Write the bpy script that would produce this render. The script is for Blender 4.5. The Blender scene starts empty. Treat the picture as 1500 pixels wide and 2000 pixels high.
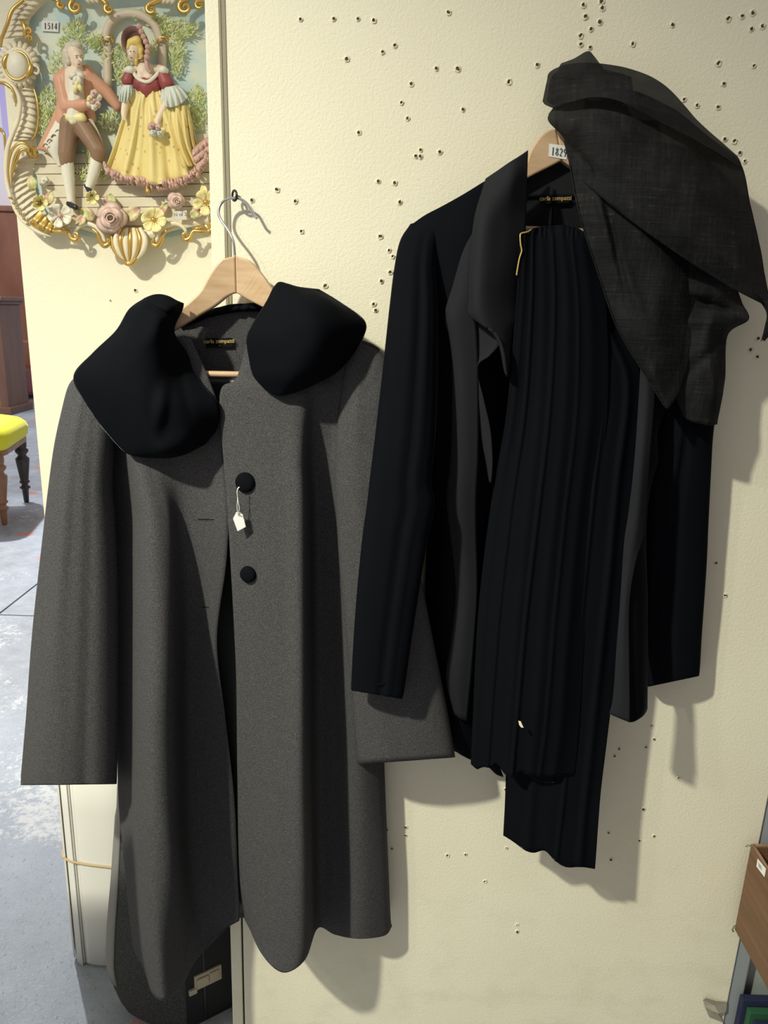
import bpy, bmesh, math, random
from mathutils import Vector, Matrix, noise
random.seed(7)
S = bpy.context.scene
COL = S.collection
R_ = math.radians

# ------------------------------------------------------------------ camera, light, exposure
FPX, DW, HC = 1450.0, 1.10, 1.42            # focal length in px (of 2000 high), distance to wall, height
PITCH, ROLL = R_(15.437), R_(1.9426)
CF = Vector((0, math.cos(PITCH), -math.sin(PITCH)))
CU = Vector((0, math.sin(PITCH), math.cos(PITCH)))
CR = Vector((1, 0, 0)) * math.cos(ROLL) + CU * math.sin(ROLL)
CD = Vector((1, 0, 0)) * math.sin(ROLL) - CU * math.cos(ROLL)
CO = Vector((0, -DW, HC))
cd = bpy.data.cameras.new('camera')
cd.sensor_fit = 'VERTICAL'; cd.sensor_height = 36.0; cd.lens = FPX / 2000 * 36.0
cd.clip_start = .02; cd.clip_end = 100
cam = bpy.data.objects.new('camera', cd); COL.objects.link(cam)
m3 = Matrix((CR, -CD, -CF)).transposed()
cam.matrix_world = Matrix.Translation(CO) @ m3.to_4x4()
S.camera = cam
S.view_settings.view_transform = 'Standard'; S.view_settings.look = 'None'
S.view_settings.exposure = 0.0; S.view_settings.gamma = 1.0
S.view_settings.use_curve_mapping = False

W = bpy.data.worlds.new('world'); S.world = W; W.use_nodes = True
wb = W.node_tree.nodes['Background']
wb.inputs[0].default_value = (1.0, .945, .93, 1); wb.inputs[1].default_value = .42

def lamp(name, kind, loc, target, energy, color, **kw):
    l = bpy.data.lights.new(name, kind); l.energy = energy; l.color = color
    for k, v in kw.items(): setattr(l, k, v)
    o = bpy.data.objects.new(name, l); COL.objects.link(o); o.location = loc
    o.rotation_euler = (Vector(target) - Vector(loc)).to_track_quat('-Z', 'Y').to_euler()
    return o
lamp('ceiling_spot', 'SPOT', (-1.36, -1.57, 2.82), (-.13, 0, -.35), 385, (.985, .97, .785),
     spot_size=R_(85), spot_blend=1.0, shadow_soft_size=.05)
lamp('ceiling_spot', 'SPOT', (-1.72, -1.50, 2.84), (-.05, 0, .10), 34, (1.0, .97, .82),
     spot_size=R_(80), spot_blend=1.0, shadow_soft_size=.05)
# cool light of the hall behind the partition: a lamp back there and the far end's daylight
lamp('hall_spot', 'SPOT', (-3.35, 4.75, 3.3), (-1.25, 1.3, 0), 1000, (.95, .975, 1.0), spot_size=R_(80), spot_blend=.8, shadow_soft_size=.06)
lamp('hall_light', 'AREA', (-5.0, 5.5, 4.2), (-4.2, 7.5, 0), 260, (.95, .97, 1.0), shape='RECTANGLE', size=4, size_y=3)

# ------------------------------------------------------------------ helpers
def ray(x, y): return CF + CR * ((x - 750) / FPX) + CD * ((y - 1000) / FPX)
def P(x, y, d=0.0):
    """point seen at photo position (x, y), d cm in front of the wall plane (negative: behind it)"""
    v = ray(x, y); return CO + v * ((DW - d / 100.0) / v.y)
def FL(x, y, z=0.0):
    v = ray(x, y); return CO + v * ((z - HC) / v.z)

def obj(name, mesh, mat=None, parent=None, smooth=True):
    if isinstance(mesh, bmesh.types.BMesh):
        me = bpy.data.meshes.new(name); mesh.to_mesh(me); mesh.free()
    else: me = mesh
    if smooth:
        for p in me.polygons: p.use_smooth = True
    o = bpy.data.objects.new(name, me); COL.objects.link(o)
    if mat: me.materials.append(mat)
    if parent: o.parent = parent; o.matrix_parent_inverse = parent.matrix_world.inverted()
    return o
def thing(name, label, cat, loc=(0, 0, 0), group=None):
    o = bpy.data.objects.new(name, None); COL.objects.link(o); o.location = loc
    o.empty_display_size = .05
    o.matrix_world = Matrix.Translation(loc)
    return tag(o, label, cat, group)
def tag(o, label=None, cat=None, group=None, kind=None):
    if label: o['label'] = label
    if cat: o['category'] = cat
    if group: o['group'] = group
    if kind: o['kind'] = kind
    return o
def copyof(o, name=None, loc=None, parent=None):
    c = o.copy(); COL.objects.link(c)
    if loc is not None: c.location = loc
    if parent: c.parent = parent; c.matrix_parent_inverse = parent.matrix_world.inverted()
    return c

def box(bm, a, b, bevel=0.0, mat=None):
    """axis box from corner a to corner b, optional 4x4 transform"""
    c = [(a[i] + b[i]) / 2 for i in range(3)]; s = [abs(b[i] - a[i]) for i in range(3)]
    r = bmesh.ops.create_cube(bm, size=1, matrix=Matrix.Translation(c) @ Matrix.Diagonal((*s, 1)))
    vs = r['verts']
    if bevel:
        es = list({e for v in vs for e in v.link_edges})
        rr = bmesh.ops.bevel(bm, geom=es, offset=bevel, segments=2, profile=.6, affect='EDGES')
        vs = list({v for f in rr['faces'] for v in f.verts} | {v for v in vs if v.is_valid})
    if mat is not None: bmesh.ops.transform(bm, matrix=mat, verts=vs)
    return vs
def cr(p0, p1, p2, p3, t):
    t2 = t * t; t3 = t2 * t
    return .5 * ((2 * p1) + (-p0 + p2) * t + (2 * p0 - 5 * p1 + 4 * p2 - p3) * t2 + (-p0 + 3 * p1 - 3 * p2 + p3) * t3)
def spline(pts, n):
    """Catmull-Rom through tuples, n samples, uniform in the points"""
    k = len(pts) - 1; out = []
    for i in range(n):
        u = i / (n - 1) * k; j = min(int(u), k - 1); t = u - j
        a = pts[j - 1] if j else tuple(2 * x - y for x, y in zip(pts[0], pts[1]))
        d = pts[j + 2] if j + 2 <= k else tuple(2 * x - y for x, y in zip(pts[k], pts[k - 1]))
        out.append(tuple(cr(a[c], pts[j][c], pts[j + 1][c], d[c], t) for c in range(len(pts[0]))))
    return out
def grid_mesh(g, closed=False):
    bm = bmesh.new(); nv = len(g); nu = len(g[0])
    vs = [[bm.verts.new(p) for p in row] for row in g]
    for i in range(nv - 1):
        for j in range(nu if closed else nu - 1):
            bm.faces.new((vs[i][j], vs[i + 1][j], vs[i + 1][(j + 1) % nu], vs[i][(j + 1) % nu]))
    return bm
def crinkle(p, amp, sx, sz, seed=0.0):
    return amp * (noise.noise(Vector((p.x * sx + seed, p.y * sx * .3, p.z * sz + seed * 2))) +
                  .5 * noise.noise(Vector((p.x * sx * 2.3 + seed, seed, p.z * sz * 2.3))))
def patch(txt, nu=40, nv=60, amp=.0006, sx=22, sz=9, seed=0.0, fold=None, hem=None):
    """cloth sheet from rows of control points 'y| x,d x,d,y ...' in photo px and cm off the wall"""
    rows = []
    for line in txt.strip().split('\n'):
        y, r = line.split('|'); y = float(y); row = []
        for tok in r.split():
            q = [float(c) for c in tok.split(',')]
            row.append((q[0], q[2] if len(q) > 2 else y, q[1]))
        rows.append(spline(row, nu))
    cols = [spline([r[j] for r in rows], nv) for j in range(nu)]
    g = []
    for i in range(nv):
        row = []
        for j in range(nu):
            x, y, d = cols[j][i]
            if fold: d += fold(j / (nu - 1), i / (nv - 1), x, y)
            if hem: y += hem(j / (nu - 1)) * (i / (nv - 1)) ** 12
            p = P(x, y, d)
            if amp: p.y -= crinkle(p, amp, sx, sz, seed)
            row.append(p)
        g.append(row)
    return grid_mesh(g)
def tube(txt, n=36, nv=50, sq=.75, amp=.0008, sx=18, sz=8, seed=0.0, fold=None):
    """closed sleeve from rows 'xl,yl xr,yr depth halfthickness'"""
    rows = []
    for line in txt.strip().split('\n'):
        a, b, c, h = line.split(); a = [float(q) for q in a.split(',')]; b = [float(q) for q in b.split(',')]
        rows.append((*a, *b, float(c), float(h)))
    g = []
    for i, (xl, yl, xr, yr, dc, ht) in enumerate(spline(rows, nv)):
        row = []
        for k in range(n):
            th = 2 * math.pi * k / n; s = (1 - math.cos(th)) / 2; sn = math.sin(th)
            d = dc + ht * math.copysign(abs(sn) ** sq, sn)
            if fold and sn > 0: d += fold(s, i / (nv - 1)) * sn
            x = xl + (xr - xl) * s; y = yl + (yr - yl) * s
            p = P(x, y, d); p.y -= crinkle(p, amp, sx, sz, seed); row.append(p)
        g.append(row)
    return grid_mesh(g, True)
from mathutils.bvhtree import BVHTree
def hit(o, x, y):
    """where the line of sight through (x, y) meets a mesh in world space"""
    me = o.data; t = BVHTree.FromPolygons([v.co for v in me.vertices], [p.vertices[:] for p in me.polygons])
    p, n, i, d = t.ray_cast(CO, ray(x, y).normalized()); return p, n
def thick(o, t=.0015, sub=0):
    m = o.modifiers.new('thickness', 'SOLIDIFY'); m.thickness = t; m.offset = 0
    if sub:
        m = o.modifiers.new('smooth', 'SUBSURF'); m.levels = sub; m.render_levels = sub
    return o
def sweep(pts, rad, n=8, cap=True, bm=None, flat=1.0, up=None):
    """tube along points; rad a number or list"""
    bm = bm or bmesh.new(); k = len(pts); pts = [Vector(p) for p in pts]
    rr = rad if isinstance(rad, (list, tuple)) else [rad] * k
    N = None; rings = []
    for i, p in enumerate(pts):
        t = (pts[min(i + 1, k - 1)] - pts[max(i - 1, 0)])
        if t.length < 1e-9: t = Vector((0, 0, 1))
        t.normalize()
        if N is None:
            N = up.copy() if up else (Vector((0, -1, 0)) if abs(t.y) < .9 else Vector((1, 0, 0)))
        N = N - t * N.dot(t)
        if N.length < 1e-6: N = t.orthogonal()
        N.normalize(); B = t.cross(N)
        rings.append([bm.verts.new(p + N * (math.cos(a) * rr[i] * flat) + B * (math.sin(a) * rr[i])) for a in [2 * math.pi * q / n for q in range(n)]])
    for i in range(k - 1):
        for q in range(n):
            bm.faces.new((rings[i][q], rings[i][(q + 1) % n], rings[i + 1][(q + 1) % n], rings[i + 1][q]))
    if cap:
        bm.faces.new(rings[0][::-1]); bm.faces.new(rings[-1])
    return bm
def lathe(prof, n=24, at=(0, 0, 0), bm=None, axis=None):
    """prof: list of (radius, z)"""
    bm = bm or bmesh.new(); at = Vector(at); rings = []
    M = axis.to_track_quat('Z', 'Y').to_matrix() if axis is not None else Matrix.Identity(3)
    for r, z in prof:
        rings.append([bm.verts.new(at + M @ Vector((r * math.cos(2 * math.pi * q / n), r * math.sin(2 * math.pi * q / n), z))) for q in range(n)])
    for i in range(len(prof) - 1):
        for q in range(n):
            bm.faces.new((rings[i][q], rings[i][(q + 1) % n], rings[i + 1][(q + 1) % n], rings[i + 1][q]))
    bm.faces.new(rings[0][::-1]); bm.faces.new(rings[-1])
    return bm
def plate(pts, d, t, bevel=0.0, bm=None):
    """flat polygon in photo px at d cm off the wall, extruded t cm back towards the wall; pts may carry own d"""
    bm = bm or bmesh.new()
    f = [P(q[0], q[1], q[2] if len(q) > 2 else d) for q in pts]
    va = [bm.verts.new(p) for p in f]; vb = [bm.verts.new(p + Vector((0, t / 100., 0))) for p in f]
    n = len(pts); fa = bm.faces.new(va); fb = bm.faces.new(vb[::-1])
    for i in range(n): bm.faces.new((va[i], vb[i], vb[(i + 1) % n], va[(i + 1) % n]))
    bmesh.ops.recalc_face_normals(bm, faces=bm.faces[:])
    if bevel:
        es = [e for e in bm.edges if (e.verts[0] in va) == (e.verts[1] in va) and e.verts[0] in va]
        bmesh.ops.bevel(bm, geom=es, offset=bevel, segments=2, profile=.5, affect='EDGES')
    return bm

# ------------------------------------------------------------------ materials
def mat(name, color=(.5, .5, .5), rough=.6, metal=0.0, spec=.5, sheen=0.0, sheen_rough=.3, sheen_tint=(1, 1, 1)):
    m = bpy.data.materials.new(name); m.use_nodes = True
    b = m.node_tree.nodes['Principled BSDF']
    b.inputs['Base Color'].default_value = (*color, 1); b.inputs['Roughness'].default_value = rough
    b.inputs['Metallic'].default_value = metal; b.inputs['Specular IOR Level'].default_value = spec
    if sheen:
        b.inputs['Sheen Weight'].default_value = sheen; b.inputs['Sheen Roughness'].default_value = sheen_rough
        b.inputs['Sheen Tint'].default_value = (*sheen_tint, 1)
    return m
class NT:
    def __init__(s, m): s.m = m; s.t = m.node_tree; s.b = s.t.nodes['Principled BSDF']
    def n(s, kind, **kw):
        o = s.t.nodes.new(kind)
        for k, v in kw.items():
            if k in o.inputs.keys(): o.inputs[k].default_value = v
            else: setattr(o, k, v)
        return o
    def l(s, a, b): s.t.links.new(a, b)
    def co(s, scale=(1, 1, 1), rot=(0, 0, 0), src='Object'):
        c = s.n('ShaderNodeTexCoord'); m = s.n('ShaderNodeMapping'); m.inputs['Scale'].default_value = scale
        m.inputs['Rotation'].default_value = rot
        s.l(c.outputs[src], m.inputs[0]); return m.outputs[0]
    def noise(s, vec, scale, detail=4, rough=.55):
        o = s.n('ShaderNodeTexNoise'); o.inputs['Scale'].default_value = scale; o.inputs['Detail'].default_value = detail
        o.inputs['Roughness'].default_value = rough
        s.l(vec, o.inputs['Vector']); return o.outputs['Fac']
    def ramp(s, fac, stops):
        o = s.n('ShaderNodeValToRGB'); e = o.color_ramp.elements
        while len(e) > 1: e.remove(e[-1])
        e[0].position = stops[0][0]; e[0].color = (*stops[0][1], 1)
        for p, c in stops[1:]:
            q = e.new(p); q.color = (*c, 1)
        s.l(fac, o.inputs[0]); return o.outputs[0]
    def mix(s, fac, a, b, mode='MIX'):
        o = s.n('ShaderNodeMix', data_type='RGBA', blend_type=mode)
        for i, v in ((0, fac), (6, a), (7, b)):
            if isinstance(v, (int, float)): o.inputs[i].default_value = v
            elif isinstance(v, tuple): o.inputs[i].default_value = (*v, 1)
            else: s.l(v, o.inputs[i])
        return o.outputs[2]
    def math(s, op, a, b=0.0):
        o = s.n('ShaderNodeMath', operation=op)
        for i, v in ((0, a), (1, b)):
            if isinstance(v, (int, float)): o.inputs[i].default_value = v
            else: s.l(v, o.inputs[i])
        return o.outputs[0]
    def color(s, c): s.l(c, s.b.inputs['Base Color'])
    def bump(s, h, strength=.2, dist=.002):
        o = s.n('ShaderNodeBump'); o.inputs['Strength'].default_value = strength; o.inputs['Distance'].default_value = dist
        s.l(h, o.inputs['Height']); s.l(o.outputs[0], s.b.inputs['Normal'])

def wall_mat():
    m = mat('cream_wall_paint', (.8, .75, .6), .75, spec=.25); t = NT(m); c = t.co()
    stain = t.noise(c, 3.2, 6); fine = t.noise(c, 420, 3); mid = t.noise(c, 210, 3)
    base = t.ramp(stain, [(.3, (.80, .755, .595)), (.62, (.84, .80, .64))])
    # short scuffs: thin stretched noise, only where a larger noise allows it
    sc = t.noise(t.co((55, 55, 260), (0, .35, 0)), 1.0, 5, .7); ar = t.noise(c, 2.3, 3)
    f = t.math('MULTIPLY', t.math('GREATER_THAN', sc, .685), t.math('GREATER_THAN', ar, .53))
    base = t.mix(t.math('MULTIPLY', f, .35), base, (.33, .28, .2))
    dirt = t.noise(t.co((1, 1, 1.6)), 9, 6, .65)
    zz = t.n('ShaderNodeSeparateXYZ'); t.l(t.co(), zz.inputs[0])
    low = t.n('ShaderNodeMapRange'); low.inputs[1].default_value = .65; low.inputs[2].default_value = .1
    t.l(zz.outputs[2], low.inputs[0])
    dm = t.math('MULTIPLY', t.math('MULTIPLY', low.outputs[0], .30), t.ramp(dirt, [(.5, (0, 0, 0)), (.75, (1, 1, 1))]))
    base = t.mix(dm, base, (.45, .40, .30))
    t.color(base); h = t.math('ADD', t.math('MULTIPLY', fine, .5), mid); t.bump(h, .4, .0013)
    return m
def wool_mat():
    m = mat('charcoal_wool', (.07, .07, .07), .95, spec=.08); t = NT(m)
    a = t.noise(t.co((900, 900, 1500)), 1, 2, .6); b = t.noise(t.co((1700, 1700, 700), (0, .5, 0)), 1, 2, .6)
    f = t.math('ADD', t.math('MULTIPLY', a, .5), t.math('MULTIPLY', b, .5))
    t.color(t.ramp(f, [(.36, (.022, .0222, .0245)), (.5, (.057, .0568, .0605)), (.64, (.130, .128, .131))]))
    t.bump(f, .35, .0008); return m
def velvet_mat(name, base=(.0048, .0056, .0078), sh=.06, tint=(.60, .68, .80)):
    m = mat(name, base, .8, spec=.02, sheen=sh, sheen_rough=.22, sheen_tint=tint); t = NT(m)
    f = t.noise(t.co((260, 260, 120)), 1, 4, .7)
    mr = t.n('ShaderNodeMapRange'); mr.inputs[1].default_value = .3; mr.inputs[2].default_value = .75
    mr.inputs[3].default_value = sh * .3; mr.inputs[4].default_value = sh * 1.7
    st = t.ramp(t.noise(t.co((34, 34, 2.6)), 1, 3, .6), [(.62, (0, 0, 0)), (.74, (1, 1, 1))])
    t.l(f, mr.inputs[0]); t.l(t.math('ADD', mr.outputs[0], t.math('MULTIPLY', st, t.math('MULTIPLY', f, sh * 9))), t.b.inputs['Sheen Weight']); t.bump(f, .12, .0008); return m
def crepe_mat(name, c):
    m = mat(name, c, .9, spec=.06); t = NT(m); f = t.noise(t.co((1400, 1400, 1400)), 1, 2)
    t.color(t.mix(f, tuple(q * .8 for q in c), tuple(q * 1.2 for q in c))); t.bump(f, .15, .0005); return m
def wood_mat(name, a, b, scale=(60, 60, 6), rough=.45, rot=(0, 0, 0), spec=.4):
    m = mat(name, a, rough, spec=spec); t = NT(m); v = t.co(scale, rot)
    f = t.noise(v, 1, 5, .6); t.color(t.ramp(f, [(.3, a), (.7, b)])); t.bump(f, .08, .0006); return m
M = {}
M['wall'] = wall_mat(); M['wool'] = wool_mat()
M['velvet'] = velvet_mat('black_velvet'); M['velvet_collar'] = velvet_mat('black_velvet_collar', (.005, .0056, .0074), .11)
M['crepe'] = crepe_mat('black_crepe', (.0180, .0190, .0222)); M['lining'] = mat('satin_lining', (.018, .022, .022), .35, spec=.4)
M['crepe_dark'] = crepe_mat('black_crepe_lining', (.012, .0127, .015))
M['pale_wood'] = wood_mat('pale_hanger_wood', (.50, .33, .19), (.62, .44, .28), (14, 40, 90), .42, (0, .5, 0))
M['pale_wood_right'] = wood_mat('pale_hanger_wood_grain', (.50, .33, .19), (.62, .44, .28), (14, 40, 90), .42, (0, -.6, 0))
M['chrome'] = mat('chrome_wire', (.75, .75, .76), .16, 1.0)
M['black_metal'] = mat('black_metal', (.012, .011, .01), .35, spec=.5)
M['seam_metal'] = mat('dull_seam_strip', (.30, .27, .19), .7, spec=.3)
M['dark_gap'] = mat('dark_gap', (.02, .015, .01), .9)
M['paper'] = mat('white_paper', (.80, .80, .78), .7); M['ink'] = mat('black_ink', (.01, .01, .012), .7)
M['gold_thread'] = mat('gold_thread', (.52, .37, .13), .5, .2)
M['label_black'] = mat('black_woven_label', (.006, .006, .007), .85, spec=.1)
M['hole_dark'] = mat('hole_inside', (.11, .075, .045), .95, spec=0)
M['plaster'] = mat('raised_plaster', (.80, .74, .58), .8, spec=.2)

# ------------------------------------------------------------------ setting: partition and floor
XS, XR = -.2334, .6730                           # seam and right end of the big panel
def slab(name, a, b, m, bevel=0.0, parent=None):
    bm = bmesh.new(); box(bm, a, b, bevel); o = obj(name, bm, m, parent, smooth=False)
    return o
wr = tag(slab('wall_right', (XS + .0018, 0, 0), (XR, .05, 2.75), M['wall'], .0015), 'cream painted partition panel full of screw holes, behind both outfits', kind='structure')
wl = tag(slab('wall_left', (-.7155, .40, 0), (.25, .44, 2.75), M['wall'], .0015), 'cream recessed panel carrying the framed relief', kind='structure')
wret = tag(slab('wall_front', (-.2548, .0005, 0), (XS - .0018, .40, 2.75), M['wall'], .0015), 'narrow cream end face of the partition beside the seam', kind='structure')
tag(slab('trim_3', (XS - .0018, .008, 0), (XS + .0018, .03, 2.75), M['dark_gap']), kind='structure')
def seam_strip(name, pts):
    o = obj(name, plate(pts, .12, .12), M['seam_metal'], None, smooth=False); tag(o, kind='structure')
seam_strip('trim_1', [(421, -160), (425.8, -160), (444, 470), (447.5, 640), (444, 640), (440, 470)])
seam_strip('trim_2', [(426.8, -160), (435, -160), (451, 470), (453.5, 640), (448.5, 640), (445, 470)])

# unseen stepped blocker added to keep the spot off the floor in the recess
tag(slab('spot_blocker', (-1.95, -.45, 0), (-.93, -.42, 1.46), M['wall'], .001), 'unseen blocker added left of the view to shade the recess', kind='structure')
tag(slab('spot_blocker', (-.93, -.45, 0), (-.62, -.42, 1.10), M['wall'], .001), 'lower step of the unseen blocker added left of the view', kind='structure')
tag(slab('fill_blocker', (1.47, -4.2, 0), (1.55, .06, 2.75), mat('dark_fill_blocker', (.16, .14, .12), .8)), 'unseen dark wall added to block fill from the right', kind='structure')  # unseen dark wall, added to keep fill light off right-facing folds
HOLES = """652 37,699 37,730 40,876 24,771 89,747 102,677 116,852 134,894 135,803 164,784 201,796 231,904 214,994 160,1049 127,
701 259,821 293,812 305,821 306,859 297,739 354,771 357,781 395,743 462,760 489,767 501,762 532,745 549,541 370,577 393,589 452,492 391,
1139 10,1174 3,1176 16,1143 33,1171 43,1154 57,1134 70,1134 87,1152 93,1236 86,1313 49,1422 37,1449 32,1470 25,1489 51,1467 57,1403 124,1472 129,
1413 164,1336 195,1361 206,1402 209,1415 272,1434 276,1444 299,1454 315,635 558,730 594,734 606,1273 1417,1277 1443,1209 1462,1200 1476,1261 1459,
1325 1519,1256 1580,1188 1626,1248 1641,1277 1632,1193 1678,792 1615,792 1631,756 1620,766 1657,874 1670,909 1668,989 1656,988 1541,947 1721,1010 1806,1010 1819,
1416 1163,1398 1099,1466 683,1479 696,1480 661,1274 920,587 38"""
def hole_meshes(k):
    bm = bmesh.new(); n = 9; rr = random.Random(k)
    rings = []
    for r, h in ((.0040, .0), (.0034, .0009), (.0022, .0013), (.0015, .0002)):
        rings.append([bm.verts.new(((r * (1 + rr.uniform(-.18, .25))) * math.cos(2 * math.pi * q / n), -h * rr.uniform(.6, 1.3), (r * (1 + rr.uniform(-.15, .2))) * math.sin(2 * math.pi * q / n))) for q in range(n)])
    for i in range(3):
        for q in range(n): bm.faces.new((rings[i][q], rings[i][(q + 1) % n], rings[i + 1][(q + 1) % n], rings[i + 1][q]))
    f = bm.faces.new(rings[3]); f.material_index = 1
    for q in range(n):
        if rr.random() < .3:
            for f in rings[2][q].link_faces:
                if rings[3][q] in f.verts: f.material_index = 1
    bmesh.ops.recalc_face_normals(bm, faces=bm.faces[:])
    me = bpy.data.meshes.new('screw_hole'); bm.to_mesh(me); bm.free()
    me.materials.append(M['plaster']); me.materials.append(M['hole_dark'])
    return me
HM = [hole_meshes(k) for k in range(5)]
for i, t in enumerate(HOLES.replace('\n', '').split(',')):
    x, y = [float(q) for q in t.split()]
    o = obj('screw_hole', HM[i % 5], None, wr, smooth=False); p = P(x, y, 0); o.location = (p.x, -.0002, p.z)
    o.rotation_euler = (0, random.uniform(0, 6.28), 0); s = random.uniform(.85, 1.2); o.scale = (s, 1, s)
for x, y, s in ((265, 567, 1.3), (216, 587, .7)):
    o = obj('screw_hole', HM[1], None, wl, smooth=False); p = P(x, y, -40); o.location = (p.x, .3998, p.z); o.scale = (s, s, s)
# torn flap of wall paper low on the right
def flap(name, pts, curl, m):
    bm = bmesh.new(); c = [sum(q[i] for q in pts) / len(pts) for i in (0, 1)]
    vc = bm.verts.new(P(*c, curl)); vs = [bm.verts.new(P(q[0], q[1], q[2])) for q in pts]
    for i in range(len(vs)): bm.faces.new((vc, vs[i], vs[(i + 1) % len(vs)]))
    return thick(obj(name, bm, m, wr, smooth=False), .0006)
M['torn'] = mat('torn_grey_board', (.36, .33, .26), .9)
flap('torn_flap', [(1373, 1953, .3), (1379, 1949, .9), (1398, 1955, .5), (1420, 1957, .15), (1418, 1975, .3), (1404, 1980, 1.2), (1390, 1974, .9), (1376, 1964, .5)], .5, M['torn'])
flap('torn_flap', [(1376, 1965, .5), (1392, 1976, .9), (1404, 1981, 1.0), (1413, 1997, .3), (1400, 1992, .2), (1385, 1986, .2)], .4, M['torn'])

def floor_mat():
    m = mat('worn_blue_concrete_glare', (.4, .44, .5), .5, spec=.45); t = NT(m); c = t.co()
    mid = t.noise(c, 9, 8, .7); fine = t.noise(c, 150, 5, .75); big = t.noise(c, .8, 3)
    base = t.ramp(mid, [(.3, (.17, .182, .20)), (.55, (.27, .285, .31)), (.75, (.38, .395, .42))])
    base = t.mix(t.ramp(big, [(.4, (0, 0, 0)), (.6, (.5, .5, .5))]), base, (.36, .42, .50))
    base = t.mix(t.ramp(fine, [(.58, (0, 0, 0)), (.74, (.75, .75, .75))]), base, (.70, .70, .69))
    base = t.mix(t.ramp(t.noise(t.co((170, 60, 100), (0, 0, .6)), 1, 4), [(.60, (0, 0, 0)), (.68, (.5, .5, .5))]), base, (.08, .085, .09))
    wn = t.math('ADD', t.math('MULTIPLY', t.noise(c, 2.6, 2), .5), t.math('MULTIPLY', t.noise(c, 38, 6, .8), .5))
    sx = t.n('ShaderNodeSeparateXYZ'); t.l(c, sx.inputs[0])
    near = t.n('ShaderNodeMapRange'); near.inputs[1].default_value = .25; near.inputs[2].default_value = .85; near.inputs[3].default_value = -.07; near.inputs[4].default_value = .035
    t.l(sx.outputs[1], near.inputs[0])
    far = t.n('ShaderNodeMapRange'); far.inputs[1].default_value = 1.5; far.inputs[2].default_value = 2.6; far.inputs[3].default_value = 0; far.inputs[4].default_value = -.06
    t.l(sx.outputs[1], far.inputs[0])
    white = t.ramp(t.math('ADD', wn, t.math('ADD', near.outputs[0], far.outputs[0])), [(.55, (0, 0, 0)), (.60, (.55, .55, .55))])
    base = t.mix(white, base, (.86, .84, .76))  # white patches paint the spot's glare into the floor colour
    vo = t.n('ShaderNodeTexVoronoi'); vo.inputs['Scale'].default_value = 3.8; t.l(c, vo.inputs['Vector'])
    spot = t.ramp(t.math('ADD', vo.outputs['Distance'], t.math('MULTIPLY', t.noise(c, 34, 5), .34)), [(.33, (.75, .75, .75)), (.40, (0, 0, 0))])
    area = t.math('GREATER_THAN', t.noise(c, .9, 2), .44)
    base = t.mix(t.math('MULTIPLY', spot, area), base, (.50, .17, .10))
    t.color(base); t.bump(t.math('ADD', mid, t.math('MULTIPLY', fine, .6)), .35, .005); return m
M['floor'] = floor_mat()
fl = tag(bpy.data.objects.new('floor', None), 'worn blue-grey concrete floor with recessed joints', kind='structure'); COL.objects.link(fl)
JX, JY = -1.757, 2.047                            # the two joints that cross at the left edge
for x0, x1 in ((-9.5, JX), (JX, 1.9)):
    for y0, y1 in ((-2.6, JY), (JY, 6.0), (6.0, 10.2)):
        slab('slab', (x0 + .004, y0 + .004, -.08), (x1 - .004, y1 - .004, 0), M['floor'], .003, fl)
slab('joint_bed', (-9.5, -2.6, -.09), (1.9, 10.2, -.012), M['dark_gap'], 0, fl)
# ------------------------------------------------------------------ lettering
def word(txt, size, m, o0, xa, ya, parent, name='lettering', align='CENTER', depth=.0002, shear=0):
    cu = bpy.data.curves.new(name, 'FONT'); cu.body = txt; cu.size = size; cu.extrude = depth
    cu.align_x = align; cu.align_y = 'CENTER'; cu.shear = shear; cu.offset = size * .012
    tmp = bpy.data.objects.new(name, cu); COL.objects.link(tmp)
    dg = bpy.context.evaluated_depsgraph_get(); me = bpy.data.meshes.new_from_object(tmp.evaluated_get(dg))
    bpy.data.objects.remove(tmp)
    xa = Vector(xa).normalized(); ya = Vector(ya); ya = (ya - xa * ya.dot(xa)).normalized(); za = xa.cross(ya)
    mt = Matrix((xa, ya, za)).transposed().to_4x4(); mt.translation = Vector(o0)
    me.transform(mt); me.materials.clear()
    return obj(name, me, m, parent, smooth=False)
# serif figures drawn as strokes (x, y, width) in a unit box
FIG = {'1': [[(.2, .78, .03), (.36, .86, .06), (.46, .97, .10)], [(.46, .97, .15), (.46, .04, .15)], [(.24, .025, .05), (.68, .025, .05)]],
       '5': [[(.74, .94, .1), (.3, .94, .1)], [(.3, .94, .06), (.24, .58, .06)], [(.24, .56, .07), (.42, .62, .09), (.66, .52, .14), (.74, .32, .17), (.62, .1, .13), (.4, .02, .08), (.2, .08, .1)]],
       '4': [[(.58, .98, .16), (.58, .03, .16)], [(.56, .97, .05), (.1, .3, .06)], [(.08, .28, .09), (.84, .28, .09)], [(.42, .025, .04), (.76, .025, .04)]],
       '8': [[(.46, .54, .08), (.24, .74, .13), (.46, .97, .07), (.68, .76, .13), (.46, .54, .09), (.18, .26, .15), (.46, .02, .07), (.76, .24, .15), (.46, .54, .08)]],
       '2': [[(.2, .76, .1), (.3, .94, .09), (.54, .94, .1), (.7, .72, .15), (.56, .42, .1), (.18, .07, .06)], [(.18, .06, .12), (.74, .06, .12)]],
       '9': [[(.7, .68, .15), (.46, .97, .07), (.2, .7, .14), (.44, .44, .08), (.7, .62, .1), (.66, .3, .14), (.5, .08, .09), (.26, .03, .06)]]}
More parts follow.
